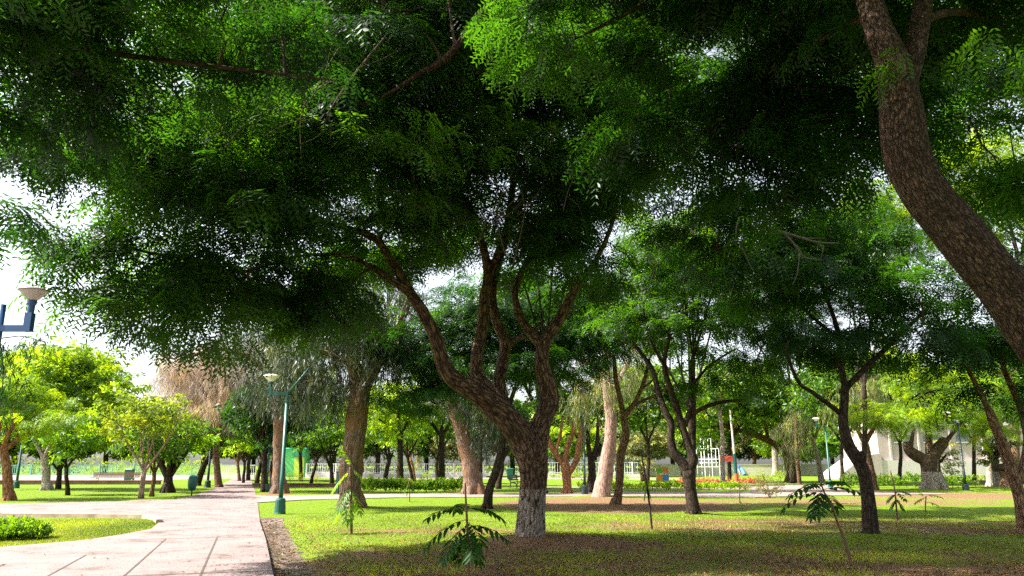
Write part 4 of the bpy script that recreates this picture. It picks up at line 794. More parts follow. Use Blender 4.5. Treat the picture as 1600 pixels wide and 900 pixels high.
far_list = [(-60, 104, 0, 1.25), (20, 112, 1, 1.35), (95, 106, 0, 1.0), (165, 116, 1, 1.2), (240, 108, 0, 1.1), (318, 118, 0, 1.2), (395, 125, 0, 1.1), (450, 112, 0, 1.1), (520, 122, 2, 1.2), (590, 108, 0, 1.1), (665, 118, 0, 1.2), (735, 110, 2, 1.0),
            (800, 120, 0, 1.2), (870, 112, 1, 1.1), (930, 124, 0, 1.2), (990, 116, 2, 1.1), (1050, 130, 1, 1.2), (1120, 140, 2, 1.3), (1180, 132, 2, 1.1), (1240, 124, 1, 1.0), (1300, 135, 0, 1.2), (1330, 110, 0, .9), (1620, 105, 0, 1.2)]
far_lab = ['behind the far left end of the green fence', 'behind the fence over the leftmost orange trunk', 'behind the fence between the pale grey trunk and the bench', 'behind the fence above the bench', 'behind the fence above the yellow leaved tree', 'behind the fence left of the path end', 'right behind the end of the path', 'behind the green kiosk',
           'behind the white fence left of the stout eucalyptus', 'behind the white fence right of the stout eucalyptus', 'behind the clipped hedge and white fence', 'behind the leaning eucalyptus', 'behind the foot of the big forked tree', 'behind the orange V shaped tree', 'behind the pale pink trunk', 'behind the olive young tree', 'behind the coloured panels', 'behind the white climbing frame', 'behind the red flower bed', 'behind the arching tree', 'behind the lamp on the right', 'left of the pale hall', 'at the far right behind the pale hall']
kinds = ['dark green far tree', 'bright green far tree', 'olive grey far tree']
done = {}
for (px, dd, k, sc), lab in zip(far_list, far_lab):
    if k not in done:
        limbs, lobes, lm, bk, sd = protos_t[k]
        o = build_tree('park_tree', (0, 0, 0), 'x', limbs, lobes, lm, bk, P_FAR2, sd, 'far trees beyond the fence', sides=7, step=.6, dens=.5, per=4, size=1.1, tw_r=1.5); done[k] = o
    else: o = copy_tree(done[k])
    o.location = (*at(px, 727, dd)[:2], 0); o.rotation_euler = (0, 0, px * .7); o.scale = (sc * 1.15, sc * 1.15, sc)
    o['label'] = kinds[k] + ' ' + lab

# ================================================================== SAPLINGS
def big_leaf(mb, base, dirv, L, n=7, ll=0.16, lw=0.035, tint=.4, rs=None):
    base = np.array(base, float); d = np.array(dirv, float); d /= np.linalg.norm(d)
    p = base.copy(); pts = [p.copy()]
    for k in range(n):
        d = d + np.array((0, 0, -0.13)); d /= np.linalg.norm(d); p = p + d * L / n; pts.append(p.copy())
        sd = np.cross(d, (0, 0, 1)); sd /= np.linalg.norm(sd) + 1e-6
        for s in ((1, -1) if k < n - 1 else (1, -1, 0)):
            dd = sd * s * .9 + d * .55 + np.array((0, 0, rs.uniform(-.55, -.1))); dd /= np.linalg.norm(dd)
            nrm = np.cross(dd, d if s else sd); nrm /= np.linalg.norm(nrm) + 1e-6
            wv = np.cross(nrm, dd); l_ = ll * rs.uniform(.8, 1.15) * (0.75 + .5 * math.sin(math.pi * (k + 1) / (n + 1)))
            q = [p, p + dd * l_ * .3 + wv * lw, p + dd * l_ * .72 + wv * lw * .75 - nrm * .005, p + dd * l_ - np.array((0, 0, .02)), p + dd * l_ * .72 - wv * lw * .75, p + dd * l_ * .3 - wv * lw]
            mb.quads([q[0], q[1], q[2], q[3]], [(0, 1, 2, 3)], tint + rs.uniform(-.2, .3)); mb.quads([q[0], q[3], q[4], q[5]], [(0, 1, 2, 3)], tint + rs.uniform(-.2, .3))
    return pts
def sapling(bx, by, label, stem_px, leaves, stake=None, leafm=LEAF_SAP, ll=.16, n=7, seed=1, barkm=BARK_BROWN, lw=.035, depth=None):
    bb = gp(bx, by); dd = bb[1]; rs = np.random.default_rng(seed)
    root = empty('sapling', bb, label, 'sapling', 'young planted saplings')
    P, r = px_limb(bb, dd, stem_px); mb = MB(); mb.tube(P, r, 6, step=.08)
    lm_ = MB()
    for (x, y, tx, ty, dz, L) in leaves:
        a = at(x, y, dd) - bb; t = at(tx, ty, dd + dz) - bb
        pts = big_leaf(lm_, a, t - a, L, n, ll, lw, rs=rs); mb.tube(pts, np.linspace(.006, .002, len(pts)), 3, cap=False)
    mb.build('stem', barkm, root, smooth=True); lm_.build('leaves', leafm, root)
    if stake is not None:
        s = MB(); s.tube([at(x, y, dd + .05) - bb for x, y in stake], [.014] * len(stake), 5, cap=True); s.build('stake', simple('stake_wood' + str(seed), (0.12, 0.08, 0.05)), root)
    return root
sapling(732, 905, 'dark leafy sapling with large drooping leaflets at the bottom centre', [(733, 912, 0, 2.4), (731, 860, 0, 2.2), (730, 820, 0, 2), (728, 785, 0, 1.8), (727, 755, 0, 1.2)],
 [(730, 800, 690, 780, -.2, .62), (730, 795, 775, 782, .1, .55), (729, 812, 668, 818, -.2, .72), (730, 820, 680, 850, -.4, .6), (730, 822, 772, 812, -.1, .62), (731, 830, 742, 850, -.6, .5), (731, 832, 715, 858, .4, .5), (730, 815, 760, 830, .5, .5), (729, 790, 712, 770, .4, .45), (731, 838, 754, 862, .2, .42), (731, 840, 700, 850, .2, .45)],
 ll=.175, n=7, seed=101, lw=.031)
sapling(1332, 884, 'leaning sapling on the right with a bare stem and a broad tuft of dark leaves', [(1333, 888, 0, 2), (1322, 850, 0, 1.8), (1308, 815, 0, 1.8), (1298, 785, 0, 1.6), (1288, 770, 0, 1.4), (1282, 752, 0, 1)],
 [(1285, 768, 1240, 765, 0, .72), (1286, 765, 1320, 750, 0, .6), (1285, 765, 1262, 790, -.2, .5), (1284, 760, 1250, 752, .3, .6), (1284, 758, 1300, 745, -.2, .45), (1287, 770, 1312, 778, .3, .4), (1285, 768, 1275, 790, -.4, .45), (1283, 760, 1268, 745, -.2, .45)],
 stake=[(1328, 878), (1312, 825), (1296, 782)], ll=.17, n=6, seed=102, lw=.034)
sapling(549, 834, 'tall thin staked sapling with yellow green leaves before the stout eucalyptus', [(549, 836, 0, 2.2), (549, 800, 0, 2), (548, 760, 0, 1.8), (547, 730, 0, 1.2)],
 [(548, 735, 530, 745, 0, .6), (548, 732, 562, 738, 0, .6), (548, 760, 535, 775, -.2, .6), (548, 765, 560, 780, .2, .6), (548, 785, 538, 790, 0, .5), (548, 775, 545, 795, -.3, .6), (548, 728, 545, 715, 0, .4)],
 stake=[(541, 816), (541, 775)], leafm=LEAF_MID, ll=.20, n=6, seed=103, lw=.035)
sapling(1018, 828, 'thin dark staked sapling with a few limp leaves before the crooked trunk', [(1019, 830, 0, 1.8), (1015, 790, 0, 1.6), (1010, 755, 0, 1.8), (1005, 725, 0, 1.2), (1000, 700, 0, .8)],
 [(1010, 758, 1006, 775, 0, .3), (1010, 755, 1016, 770, 0, .3)], ll=.14, n=4, seed=104, barkm=BARK_DARK)
sapling(1402, 814, 'small staked sapling on the sunlit grass right of the dark crooked trunk', [(1402, 816, 0, 1.3), (1400, 785, 0, 1.2), (1397, 760, 0, 1), (1391, 735, 0, .8)],
 [(1400, 780, 1392, 788, 0, .35), (1400, 778, 1408, 786, 0, .35), (1398, 768, 1408, 765, 0, .4), (1398, 768, 1412, 772, .1, .4), (1399, 772, 1390, 775, 0, .3)], stake=[(1404, 814), (1400, 788)], ll=.14, n=5, seed=105)
sapling(1446, 800, 'low pale green seedling at the right of the small staked sapling', [(1446, 802, 0, 1), (1446, 790, 0, .8), (1447, 775, 0, .8)],
 [(1446, 785, 1456, 783, 0, .4), (1446, 778, 1440, 770, 0, .4), (1447, 775, 1460, 770, 0, .5), (1446, 778, 1438, 778, 0, .4)], leafm=LEAF_BRIGHT, ll=.14, n=5, seed=106)
sapling(640, 784, 'very thin sapling on the lawn before the clipped hedge', [(640, 785, 0, .7), (640, 765, 0, .7), (638, 748, 0, .6)], [(639, 755, 634, 762, 0, .4), (639, 752, 645, 758, 0, .4), (639, 760, 636, 768, 0, .3)], ll=.22, n=4, seed=107, leafm=LEAF_DEEP)
sapling(1156, 786, 'very thin bare sapling on the bare earth left of the pale shrub', [(1156, 788, 0, .8), (1155, 760, 0, .7), (1154, 735, 0, .5)], [(1155, 782, 1160, 786, 0, .25)], ll=.12, n=3, seed=108)

# ================================================================== SHRUBS AND HEDGES
def bush(name, bx, by, rx, ry, label, leafm, seed, dens=1.0, size=1.0, group='round shrubs by the path', cat='shrub', P=None, d=None):
    bb = gp(bx, by); dd = bb[1]; m_ = mpp(dd); rs = np.random.default_rng(seed)
    root = empty(name, bb, label, cat, group)
    st = MB()
    for k in range(6):
        a = rs.uniform(0, 6.28); st.tube([(0, 0, -.02), (math.cos(a) * rx * m_ * .3, math.sin(a) * rx * m_ * .3, ry * m_ * .8), (math.cos(a) * rx * m_ * .6, math.sin(a) * rx * m_ * .6, ry * m_ * 1.3)], [.02, .014, .006], 5)
    st.build('stem', BARK_BROWN, root)
    n = int(260 * dens); dv = rs.normal(size=(n, 3)); dv /= np.linalg.norm(dv, axis=1)[:, None]; u = rs.uniform(.2, 1, n) ** .5
    pos = dv * u[:, None] * np.array((rx * m_, rx * m_ * .9, ry * m_)) + np.array((0, 0, ry * m_ * 1.05)); pos[:, 2] = np.maximum(pos[:, 2], .03)
    mb = MB(); s_ = np.full(n, max(.4, rx * m_ * .9) * size)
    scatter(mb, P or P_BUSH, pos, np.arctan2(dv[:, 1], dv[:, 0]) + rs.normal(size=n) * .5, -np.abs(dv[:, 2]) * 1.0 + rs.normal(size=n) * .3, rs.normal(size=n) * .5, s_ * rs.uniform(.7, 1.2, n), rs.uniform(.1, .9, n), rs)
    mb.build('leaves', leafm, root); return root
bush('shrub', 18, 843, 48, 11, 'low spreading green shrub on the grass island at the left edge', LEAF_MID, 201, 4.0, 1.1, group=None)
for i, (x, y, rx, ry, lab, lm) in enumerate([(453, 753, 5, 7, 'small yellow green shrub beside the kiosk', LEAF_BRIGHT), (470, 753, 7, 7, 'round yellow shrub right of the kiosk, under a pale orange tree', LEAF_YELLOW), (494, 754, 7, 7, 'round yellow green shrub between two thin dark trees', LEAF_YELLOW),
     (580, 752, 6, 6, 'round yellow shrub just right of the stout eucalyptus', LEAF_YELLOW), (610, 752, 5, 5, 'small green shrub at the foot of the dark double trunk', LEAF_BRIGHT), (634, 752, 7, 5, 'green shrub left of the dark bent trunk', LEAF_MID), (660, 752, 6, 5, 'dark green shrub right of the orange trunk', LEAF_MID),
     (668, 748, 9, 6, 'bright bushy shrub behind the hedge', LEAF_BRIGHT), (693, 752, 5, 6, 'dark round clipped shrub right of the straight black trunk', LEAF_DEEP), (700, 743, 18, 5, 'wide yellow flowering shrub before the white fence', LEAF_YELLOW), (720, 753, 5, 4, 'low dark shrub near the leaning eucalyptus', LEAF_MID),
     (895, 748, 14, 6, 'wide pale green shrub behind the V shaped tree', LEAF_BRIGHT), (970, 751, 14, 4, 'low green shrub right of the pale pink trunk', LEAF_BRIGHT), (1165, 766, 12, 5, 'yellow green ground shrub at the end of the flower hedge', LEAF_YELLOW), (1187, 752, 10, 8, 'yellow bush behind the pale shrub', LEAF_YELLOW), (1220, 748, 14, 5, 'bright low shrub left of the arching tree', LEAF_BRIGHT), (1245, 742, 12, 5, 'yellow shrub right of the arching tree', LEAF_YELLOW)]):
    bush('round_shrub', x, y, rx, ry, lab, lm, 210 + i, .8, .8)
bush('shrub', 1203, 778, 20, 15, 'airy pale green shrub on the grass edge right of centre', LEAF_OLIVE, 240, .6, 1.3, group=None)
bush('shrub', 1585, 768, 8, 8, 'low green plant growing on the tree stump', LEAF_BRIGHT, 241, .6, .8, group=None)
def hedge(name, x0, x1, y, hpx, label, leafm, seed, dens=1.0, thick=1.0, y1=None):
    a = gp(x0, y); c = gp(x1, y1 or y); rs = np.random.default_rng(seed); L = np.linalg.norm(c - a); h = hpx * mpp(a[1])
    root = empty(name, a, label, 'hedge', 'low hedges along the paths')
    n = int(L * 55 * dens * max(.6, h)); t = rs.uniform(0, 1, n)
    pos = (c - a) * t[:, None] + np.stack([rs.normal(size=n) * .1, rs.uniform(-.5, .5, n) * thick, rs.uniform(.05, 1, n) ** .7 * h * (1 + .15 * np.sin(t * L * 1.3) + .1 * np.sin(t * L * 3.1))], -1)
    mb = MB(); scatter(mb, P_BUSH, pos, rs.uniform(0, 6.28, n), -rs.uniform(.2, 1.3, n), rs.normal(size=n) * .4, rs.uniform(.9, 1.6, n), rs.uniform(0, 1, n), rs)
    mb.build('leaves', leafm, root)
    st = MB()
    for k in range(int(L * 2)):
        p = (c - a) * rs.uniform(0, 1) + np.array((0, rs.uniform(-.3, .3) * thick, 0)); st.tube([p, p + np.array((rs.normal() * .08, 0, h * .8))], [.015, .01], 4, cap=False)
    st.build('stems', BARK_DARK, root)['kind'] = 'stuff'; return root
hedge('clipped_hedge', 562, 735, 769, 13, 'clipped green hedge running behind the crossing path', LEAF_MID, 251, 5, 1.2)
hedge('flower_hedge', 905, 1160, 766, 7, 'low bright leafy hedge right of the pale pink trunk', LEAF_BRIGHT, 252, 1.6, 1.2)
hedge('shrub_hedge', 1318, 1525, 762, 16, 'dark leafy hedge in front of the pale hall', LEAF_MID, 253, 1.2, .8)
hedge('flower_bed', 1060, 1185, 755.5, 3, 'flat bed of red flowers beside the white footed slim trunk', LEAF_FLOWER, 254, 1.6, 3.0)
hedge('grass_hedge', 1350, 1560, 752, 6, 'yellow green shrub line just under the pale hall wall', LEAF_YELLOW, 255, 1.2, 1.)
hedge('grass_hedge', 820, 935, 748, 6, 'bright hedge behind the V shaped tree before the railings', LEAF_BRIGHT, 256, 1., 1.)

# ================================================================== LAMPS
TEAL = simple('green_paint', (0.010, 0.075, 0.058), 0.4, scale=3, var=.15); BLUE = simple('blue_paint', (0.02, 0.065, 0.17), 0.35, scale=3, var=.15); BLACKP = simple('dark_paint', (0.015, 0.03, 0.028), .5)
BOWL = simple('lamp_bowl_plastic', (0.75, 0.70, 0.62), 0.35, var=.04); CAPM = simple('lamp_cap_metal', (0.20, 0.17, 0.16), 0.5, var=.1)
m, t, n, l = mat('lamp_glass'); q = n['Principled BSDF']; q.inputs['Base Color'].default_value = (.85, .78, .7, 1); q.inputs['Roughness'].default_value = .25; q.inputs['Transmission Weight'].default_value = .55; GLASS = m
def lamp(base, H, arm, label, paint, hs=1.0, r=0.06, arm_left=True, second=None, rz=0, glass=BOWL, head=True):
    root = empty('street_lamp', base, label, 'street lamp', 'park lamps', rz=rz)
    mb = MB(); mb.lathe([(r * 3.0, -.03), (r * 3.1, .02), (r * 2.9, .05), (r * 2.6, .45), (r * 2.3, .50), (r * 1.2, .53), (r * 1.1, .53)], sides=16); mb.build('base_collar', paint, root, smooth=False)
    mb = MB(); mb.tube([(0, 0, .5), (0, 0, H * .3), (0, 0, H * .3 + .01), (0, 0, H)], [r * 1.15, r * 1.1, r, r * .9], 14); mb.build('pole', paint, root, smooth=True)
    sx = -1 if arm_left else 1
    def head_at(p, root):
        h = MB(); h.lathe([(.045, 0), (.05, .12), (.065, .14), (.065, .19), (.055, .20)], c=p, sides=14); hd = h.build('lamp_socket', paint, root, smooth=False)
        h = MB(); z = p[2] + .19; h.lathe([(.055, z), (.09, z + .03), (.23 * hs, z + .16 * hs), (.25 * hs, z + .185 * hs)], c=(p[0], p[1], 0), sides=28); h.build('lamp_bowl', glass, root, smooth=True)
        h = MB(); h.lathe([(.25 * hs, z + .185 * hs), (.275 * hs, z + .19 * hs), (.27 * hs, z + .21 * hs), (.15 * hs, z + .255 * hs), (.0, z + .27 * hs)], c=(p[0], p[1], 0), sides=28); h.build('lamp_cap', CAPM if glass is GLASS else BOWL, root, smooth=True)
        h = MB(); h.lathe([(.0, z + .02), (.03, z + .03), (.035, z + .1), (.02, z + .14), (0, z + .145)], c=(p[0], p[1], 0), sides=10); h.build('lamp_bulb', CAPM, root, smooth=True)
    if arm:
        mb = MB(); mb.box((sx * arm / 2, 0, H - .35 if glass is GLASS else H - .04), (arm + .05, .07, .09)); mb.build('arm', paint, root)
        za = (H - .35 if glass is GLASS else H - .04)
        mb = MB(); mb.box((sx * arm, 0, za + .09), (.10, .10, .27)); mb.build('arm_end', paint, root)
        if head: head_at((sx * arm, 0, za + .22), root)
    if second:
        mb = MB(); e = np.array(second); mb.tube([(0, 0, H - .05), e], [.035, .03], 10); mb.build('raised_arm', paint, root, smooth=True)
    return root
B_ = gp(437, 803); H_ = (at(447, 613, B_[1]))[2]
lamp(B_, H_, .60, 'green lamp post at the right edge of the path with one white bowl lamp', TEAL, r=.065, second=(.70, .0, H_ + .85))
B_ = np.array((-7.25, 10.9, 0)); hl = at(2, 476, 10.9)[2]
B_[0] = at(2, 490, 10.9)[0]
lamp(B_, hl, .42, 'blue lamp at the left edge with a clear bowl and brown cap against the sky', BLUE, r=.055, arm_left=False, glass=GLASS, hs=.74)
B_ = gp(1298, 762); lamp(B_, at(1287, 666, B_[1])[2], .62, 'green lamp post on the right with a white bowl lamp', TEAL, r=.065)
B_ = gp(416, 769); lamp(B_, at(420, 665, B_[1])[2], .9, 'far green lamp post half hidden by the dark trunks right of the path', TEAL, r=.07)
B_ = gp(914, 773); lamp(B_, at(911, 640, B_[1])[2], .5, 'dark post standing just left of the pale pink trunk', BLACKP, r=.065)
B_ = gp(1510, 770); lamp(B_, at(1497, 660, B_[1])[2], .6, 'dark thin post in front of the pale hall on the right', BLACKP, r=.07)
B_ = gp(324, 762); lamp(B_, at(329, 665, B_[1])[2], .6, 'dark lamp post behind the green litter bin at the left of the path', BLACKP, r=.08)
B_ = gp(25, 763); lamp(B_, at(32, 640, B_[1])[2], .6, 'dark green lamp post at the far left before the fence', TEAL, r=.075)

# ================================================================== SMALL FURNITURE
BIN = simple('bin_green', (0.01, 0.085, 0.07), .45, var=.15)
B_ = gp(299, 775)
r0 = empty('litter_bin', B_, 'oval green litter bin on a post at the left edge of the path', 'litter bin')
mb = MB(); mb.tube([(0, 0, 0), (0, 0, .5)], [.04, .04], 10); mb.build('post', BLACKP, r0)
mb = MB(); mb.lathe([(0, .28), (.13, .29), (.20, .38), (.235, .6), (.235, .85), (.20, .98), (.17, .99), (.165, .95)], sides=24); mb.build('bin_body', BIN, r0, smooth=True)
mb = MB(); mb.lathe([(.20, .985), (.21, 1.0), (.13, 1.08), (0, 1.11)], sides=24); mb.build('bin_lid', simple('bin_lid_green', (.02, .2, .16), .4), r0, smooth=True)
r0.scale = (1.0, 1.0, 1.0)
for (x, y, lab) in [(201, 752, 'dark teal square bin right of the bench before the fence'), (797, 749, 'small dark bin left of the whitewashed big trunk in the distance')]:
    B_ = gp(x, y); r0 = empty('waste_box', B_, lab, 'litter bin', 'square bins')
    mb = MB(); mb.box((0, 0, .62), (.7, .6, 1.1), taper=1.1); mb.build('bin_body', BIN, r0); mb = MB(); mb.box((0, 0, 1.23), (.82, .7, .1), taper=.8); mb.build('bin_lid', BIN, r0); mb = MB(); mb.box((0, 0, .035), (.5, .45, .07)); mb.build('foot', BLACKP, r0)
B_ = gp(527, 771); r0 = empty('utility_cabinet', B_, 'slim dark green upright box left of the stout eucalyptus', 'cabinet')
mb = MB(); mb.box((0, 0, .62), (.14, .4, 1.16)); mb.build('cabinet_body', simple('slate_green', (.05, .12, .12), .5), r0); mb = MB(); mb.box((0, 0, 1.22), (.18, .44, .05)); mb.build('cabinet_lid', BLACKP, r0); mb = MB(); mb.box((0, 0, .02), (.2, .5, .05)); mb.build('plinth', CON2, r0)
WOOD = simple('bench_wood', (.13, .06, .04), .7, var=.25); PALE = simple('pale_concrete', (.5, .46, .42), .8)
def bench(x, y, lab, rz=0, m=WOOD, ends=PALE, W=1.9):
    B_ = gp(x, y); r0 = empty('park_bench', B_, lab, 'bench', 'park benches', rz=rz)
    mb = MB()
    for k in range(3): mb.box((0, -.16 + .16 * k, .45), (W, .13, .045))
    mb.build('seat', m, r0)
    mb = MB()
    for k in range(3): mb.box((0, .28 + .03 * k, .60 + .14 * k), (W, .04, .11))
    mb.build('backrest', m, r0)
    for s in (-1, 1):
        mb = MB(); mb.tube([(s * W * .38, -.25, 0), (s * W * .38, -.2, .3), (s * W * .38, 0, .42), (s * W * .38, .22, .45), (s * W * .38, .38, .95)], [.035] * 5, 6, step=.06); mb.tube([(s * W * .38, .28, 0), (s * W * .38, .22, .45)], [.035, .03], 6); mb.build('leg', ends, r0)
bench(179, 754, 'dark slatted bench with pale legs before the fence on the left', W=4.5)
bench(808, 763, 'dark bench seen end on just left of the whitewashed big trunk', rz=R(70), m=BLACKP, ends=BLACKP)

# kiosk
B_ = gp(455, 746); r0 = empty('kiosk', B_, 'bright green park kiosk with a lime door and teal roof at the far end', 'kiosk'); k_ = mpp(B_[1])
mb = MB(); mb.box((0, 1.4, 21 * k_), (40 * k_, 2.8, 42 * k_)); mb.build('wall', simple('kiosk_green', (.10, .50, .13), .6, var=.08), r0)
mb = MB(); mb.box((11 * k_, -.06, 15.5 * k_), (15 * k_, .1, 31 * k_)); d_ = mb.build('door', simple('kiosk_lime', (.42, .60, .06), .6, var=.08), r0)
mb = MB(); mb.box((15.5 * k_, -.14, 14 * k_), (.06, .06, .3)); mb.build('handle', BLACKP, d_)
mb = MB(); mb.box((11 * k_, -.25, 34 * k_), (19 * k_, .5, 5 * k_)); mb.build('awning', simple('kiosk_teal', (.02, .28, .22), .5), r0)
mb = MB(); mb.box((0, 1.4, 43.2 * k_), (43 * k_, 3.1, 2.2 * k_), taper=.96); mb.build('roof', simple('kiosk_roof', (.03, .32, .2), .5), r0)
# coloured panels
B_ = gp(1036, 752); k_ = mpp(B_[1])
r0 = empty('play_panel', B_, 'board of four coloured squares, green and orange left, orange and blue right', 'play panel')
for (x, z, c_, nm) in [(-5.2, 16, (.10, .35, .06), 'green'), (-5.2, 5.5, (.75, .26, .01), 'orange'), (4.2, 16, (.60, .17, .05), 'brick'), (4.2, 5.5, (.05, .22, .75), 'blue')]:
    mb = MB(); mb.box((x * k_, 0, z * k_), (8.2 * k_, .12, 9.6 * k_)); mb.build('panel', simple('panel_' + nm, c_, .5, var=.06), r0)
for s in (-9.8, -.5, 8.9):
    mb = MB(); mb.box((s * k_, .02, 10.8 * k_), (.9 * k_, .16, 21.6 * k_)); mb.build('post', PALE, r0)
# pole with dark green lower half
B_ = gp(1151, 757); r0 = empty('painted_pole', B_, 'pole with a dark green shaft, red foot and pale upper half behind the flower bed', 'pole')
h_ = at(1143, 640, B_[1])[2]
mb = MB(); mb.tube([(0, 0, 0), (0, 0, .9)], [.17, .16], 10); mb.build('pole_foot', simple('red_paint', (.5, .10, .04), .6), r0)
mb = MB(); mb.tube([(0, 0, .9), (-.03, 0, 2.6)], [.15, .14], 10); mb.build('lower_shaft', TEAL, r0)
mb = MB(); mb.tube([(-.03, 0, 2.6), (-.15, 0, h_)], [.10, .08], 10); mb.build('upper_shaft', PALE, r0)
mb = MB(); mb.box((-.75, 0, 2.15), (1.1, .12, .5)); mb.tube([(-1.25, 0, 2.0), (-.4, 0, 2.35)], [.07, .07], 6); mb.build('sign_board', simple('red_board', (.55, .08, .05), .6), r0)
# white climbing frame
B_ = gp(1108, 745); r0 = empty('climbing_frame', B_, 'tall white metal frame of thin bars in the far playground', 'climbing frame'); k_ = mpp(B_[1]); WM = simple('white_metal', (.78, .78, .78), .45, var=.04)
W_ = 34 * k_; H_ = 58 * k_
for sx in (-1, -.33, .33, 1):
    for sy in (0, 1.8):
        mb = MB(); mb.tube([(sx * W_ / 2, sy, 0), (sx * W_ / 2, sy, H_ * (1 if abs(sx) < .5 else .72))], [.045, .045], 6); mb.build('upright', WM, r0)
for z in (.25, .45, .72, .98):
    for sy in (0, 1.8):
        ww = W_ if z < .8 else W_ * .36
        mb = MB(); mb.tube([(-ww / 2, sy, H_ * z), (ww / 2, sy, H_ * z)], [.04, .04], 6); mb.build('crossbar', WM, r0)
mb = MB(); mb.box((W_ * .1, .9, H_ * .36), (W_ * .7, 1.6, .18)); mb.build('platform', WM, r0)
B_ = gp(1158, 743); r0 = empty('slide', B_, 'small blue slide right of the painted pole', 'slide'); BL = simple('slide_blue', (.08, .2, .6), .4)
mb = MB(); mb.box((0, 0, 1.0), (.8, .8, .1)); mb.box((-.38, 0, 1.35), (.05, .8, .7)); mb.build('platform', BL, r0)
mb = MB(); mb.tube([(0, -.4, 1.05), (0, -1.2, .6), (0, -2.0, .12)], [.26, .26, .26], 8); mb.build('chute', BL, r0)
for sx in (-.35, .35):
    for sy in (-.3, .3): mb = MB(); mb.tube([(sx, sy, 0), (sx, sy, 1.0)], [.05, .05], 6); mb.build('leg', WM, r0)
# tree stump on the right
B_ = gp(1576, 768); k_ = mpp(B_[1]); r0 = empty('tree_stump', B_, 'broad brown stump with a rounded overhanging top near the right edge', 'stump')
mb = MB(); mb.tube([(0, 0, -.1), (0, 0, .3), (.05, 0, .9), (0, 0, 1.3)], [.55, .42, .38, .40], 14, step=.12, rough=.3); mb.build('stump_body', BARK_BROWN, r0, smooth=True)
mb = MB(); mb.tube([(-.02, 0, 1.25), (0, 0, 1.4), (.05, 0, 1.6), (.05, 0, 1.72)], [.50, .58, .45, .2], 14, step=.08, rough=.25, seed=3); mb.build('stump_top', BARK_DARK, r0, smooth=True)

# ================================================================== FENCES, WALLS, HALL
FG = simple('fence_green', (.16, .42, .30), .5, var=.1); FW = simple('fence_white', (.72, .74, .72), .5, var=.06); BRW = simple('earth_wall', (.17, .10, .07), .9, var=.3, scale=1.5); WW = simple('white_wall', (.62, .59, .55), .8, var=.12, scale=.6)
def fence(x0, x1, y, hpx, label, m, gap=.22, post=4.0, wall=.5, wm=WW, y1=None):
    a = gp(x0, y); c = gp(x1, y1 or y); L = np.linalg.norm(c - a); ang = math.atan2((c - a)[1], (c - a)[0]); h = hpx * mpp(a[1])
    root = empty('fence', a, label, 'fence', 'fences round the park', rz=ang)
    mb = MB(); mb.box((L / 2, .0, wall / 2), (L, .3, wall)); mb.build('fence_wall', wm, root)
    mb = MB()
    for k in range(int(L / gap)): mb.box((k * gap + .1, 0, wall + (h - wall) / 2), (.055, .04, h - wall))
    mb.build('bars', m, root)
    mb = MB(); mb.box((L / 2, 0, h), (L, .07, .07)); mb.box((L / 2, 0, wall + .15), (L, .07, .06)); mb.build('rail', m, root)
    for k in range(int(L / post) + 1):
        mb = MB(); mb.box((k * post, -.02, (h + .1) / 2), (.16, .2, h + .1)); mb.build('fence_post', m, root)
fence(-60, 335, 749, 21, 'green and white barred fence on a low white wall across the left', FG)
fence(335, 398, 748, 20, 'white barred gate fence closing the far end of the path', FW)
fence(478, 760, 746, 20, 'white and grey railing behind the far row of small trees', FW, gap=.3)
fence(850, 1010, 746, 22, 'white railing with grey panels behind the V shaped orange tree', FW, gap=.35)
def wall(name, x0, x1, y, hpx, label, m, th=.35, y1=None):
    a = gp(x0, y); c = gp(x1, y1 or y); L = np.linalg.norm(c - a); ang = math.atan2((c - a)[1], (c - a)[0]); h = hpx * mpp(a[1])
    root = empty(name, a, label, 'wall', None, rz=ang)
    mb = MB(); mb.box((L / 2, 0, h / 2 - .05), (L, th, h + .1)); mb.build('wall_body', m, root)
    mb = MB(); mb.box((L / 2, 0, h + .04), (L + .1, th + .1, .07)); mb.build('coping', m, root)
wall('low_wall', -60, 250, 757, 5, 'long low earthy brown wall across the left lawn', BRW)
wall('low_wall', 396, 567, 761, 4, 'low dark brown wall right of the path behind the eucalypts', BRW)
wall('low_wall', 1505, 1620, 757, 5, 'low dark wall at the far right before the pale hall', BRW)
wall('low_wall', 1010, 1330, 743, 16, 'long pale yellow wall behind the far playground', simple('cream_wall', (.62, .58, .45), .85, var=.06, scale=.5))
wall('low_wall', 480, 1010, 742.5, 10, 'long pale wall low behind the white railings', WW)
hedge('boundary_hedge', -400, 340, 747, 26, 'long green hedge rising behind the barred fence on the left', LEAF_BRIGHT, 258, .5, 2.0)
hedge('boundary_hedge', 400, 1010, 744, 24, 'long dark hedge behind the white railings', LEAF_MID, 259, .4, 2.0)
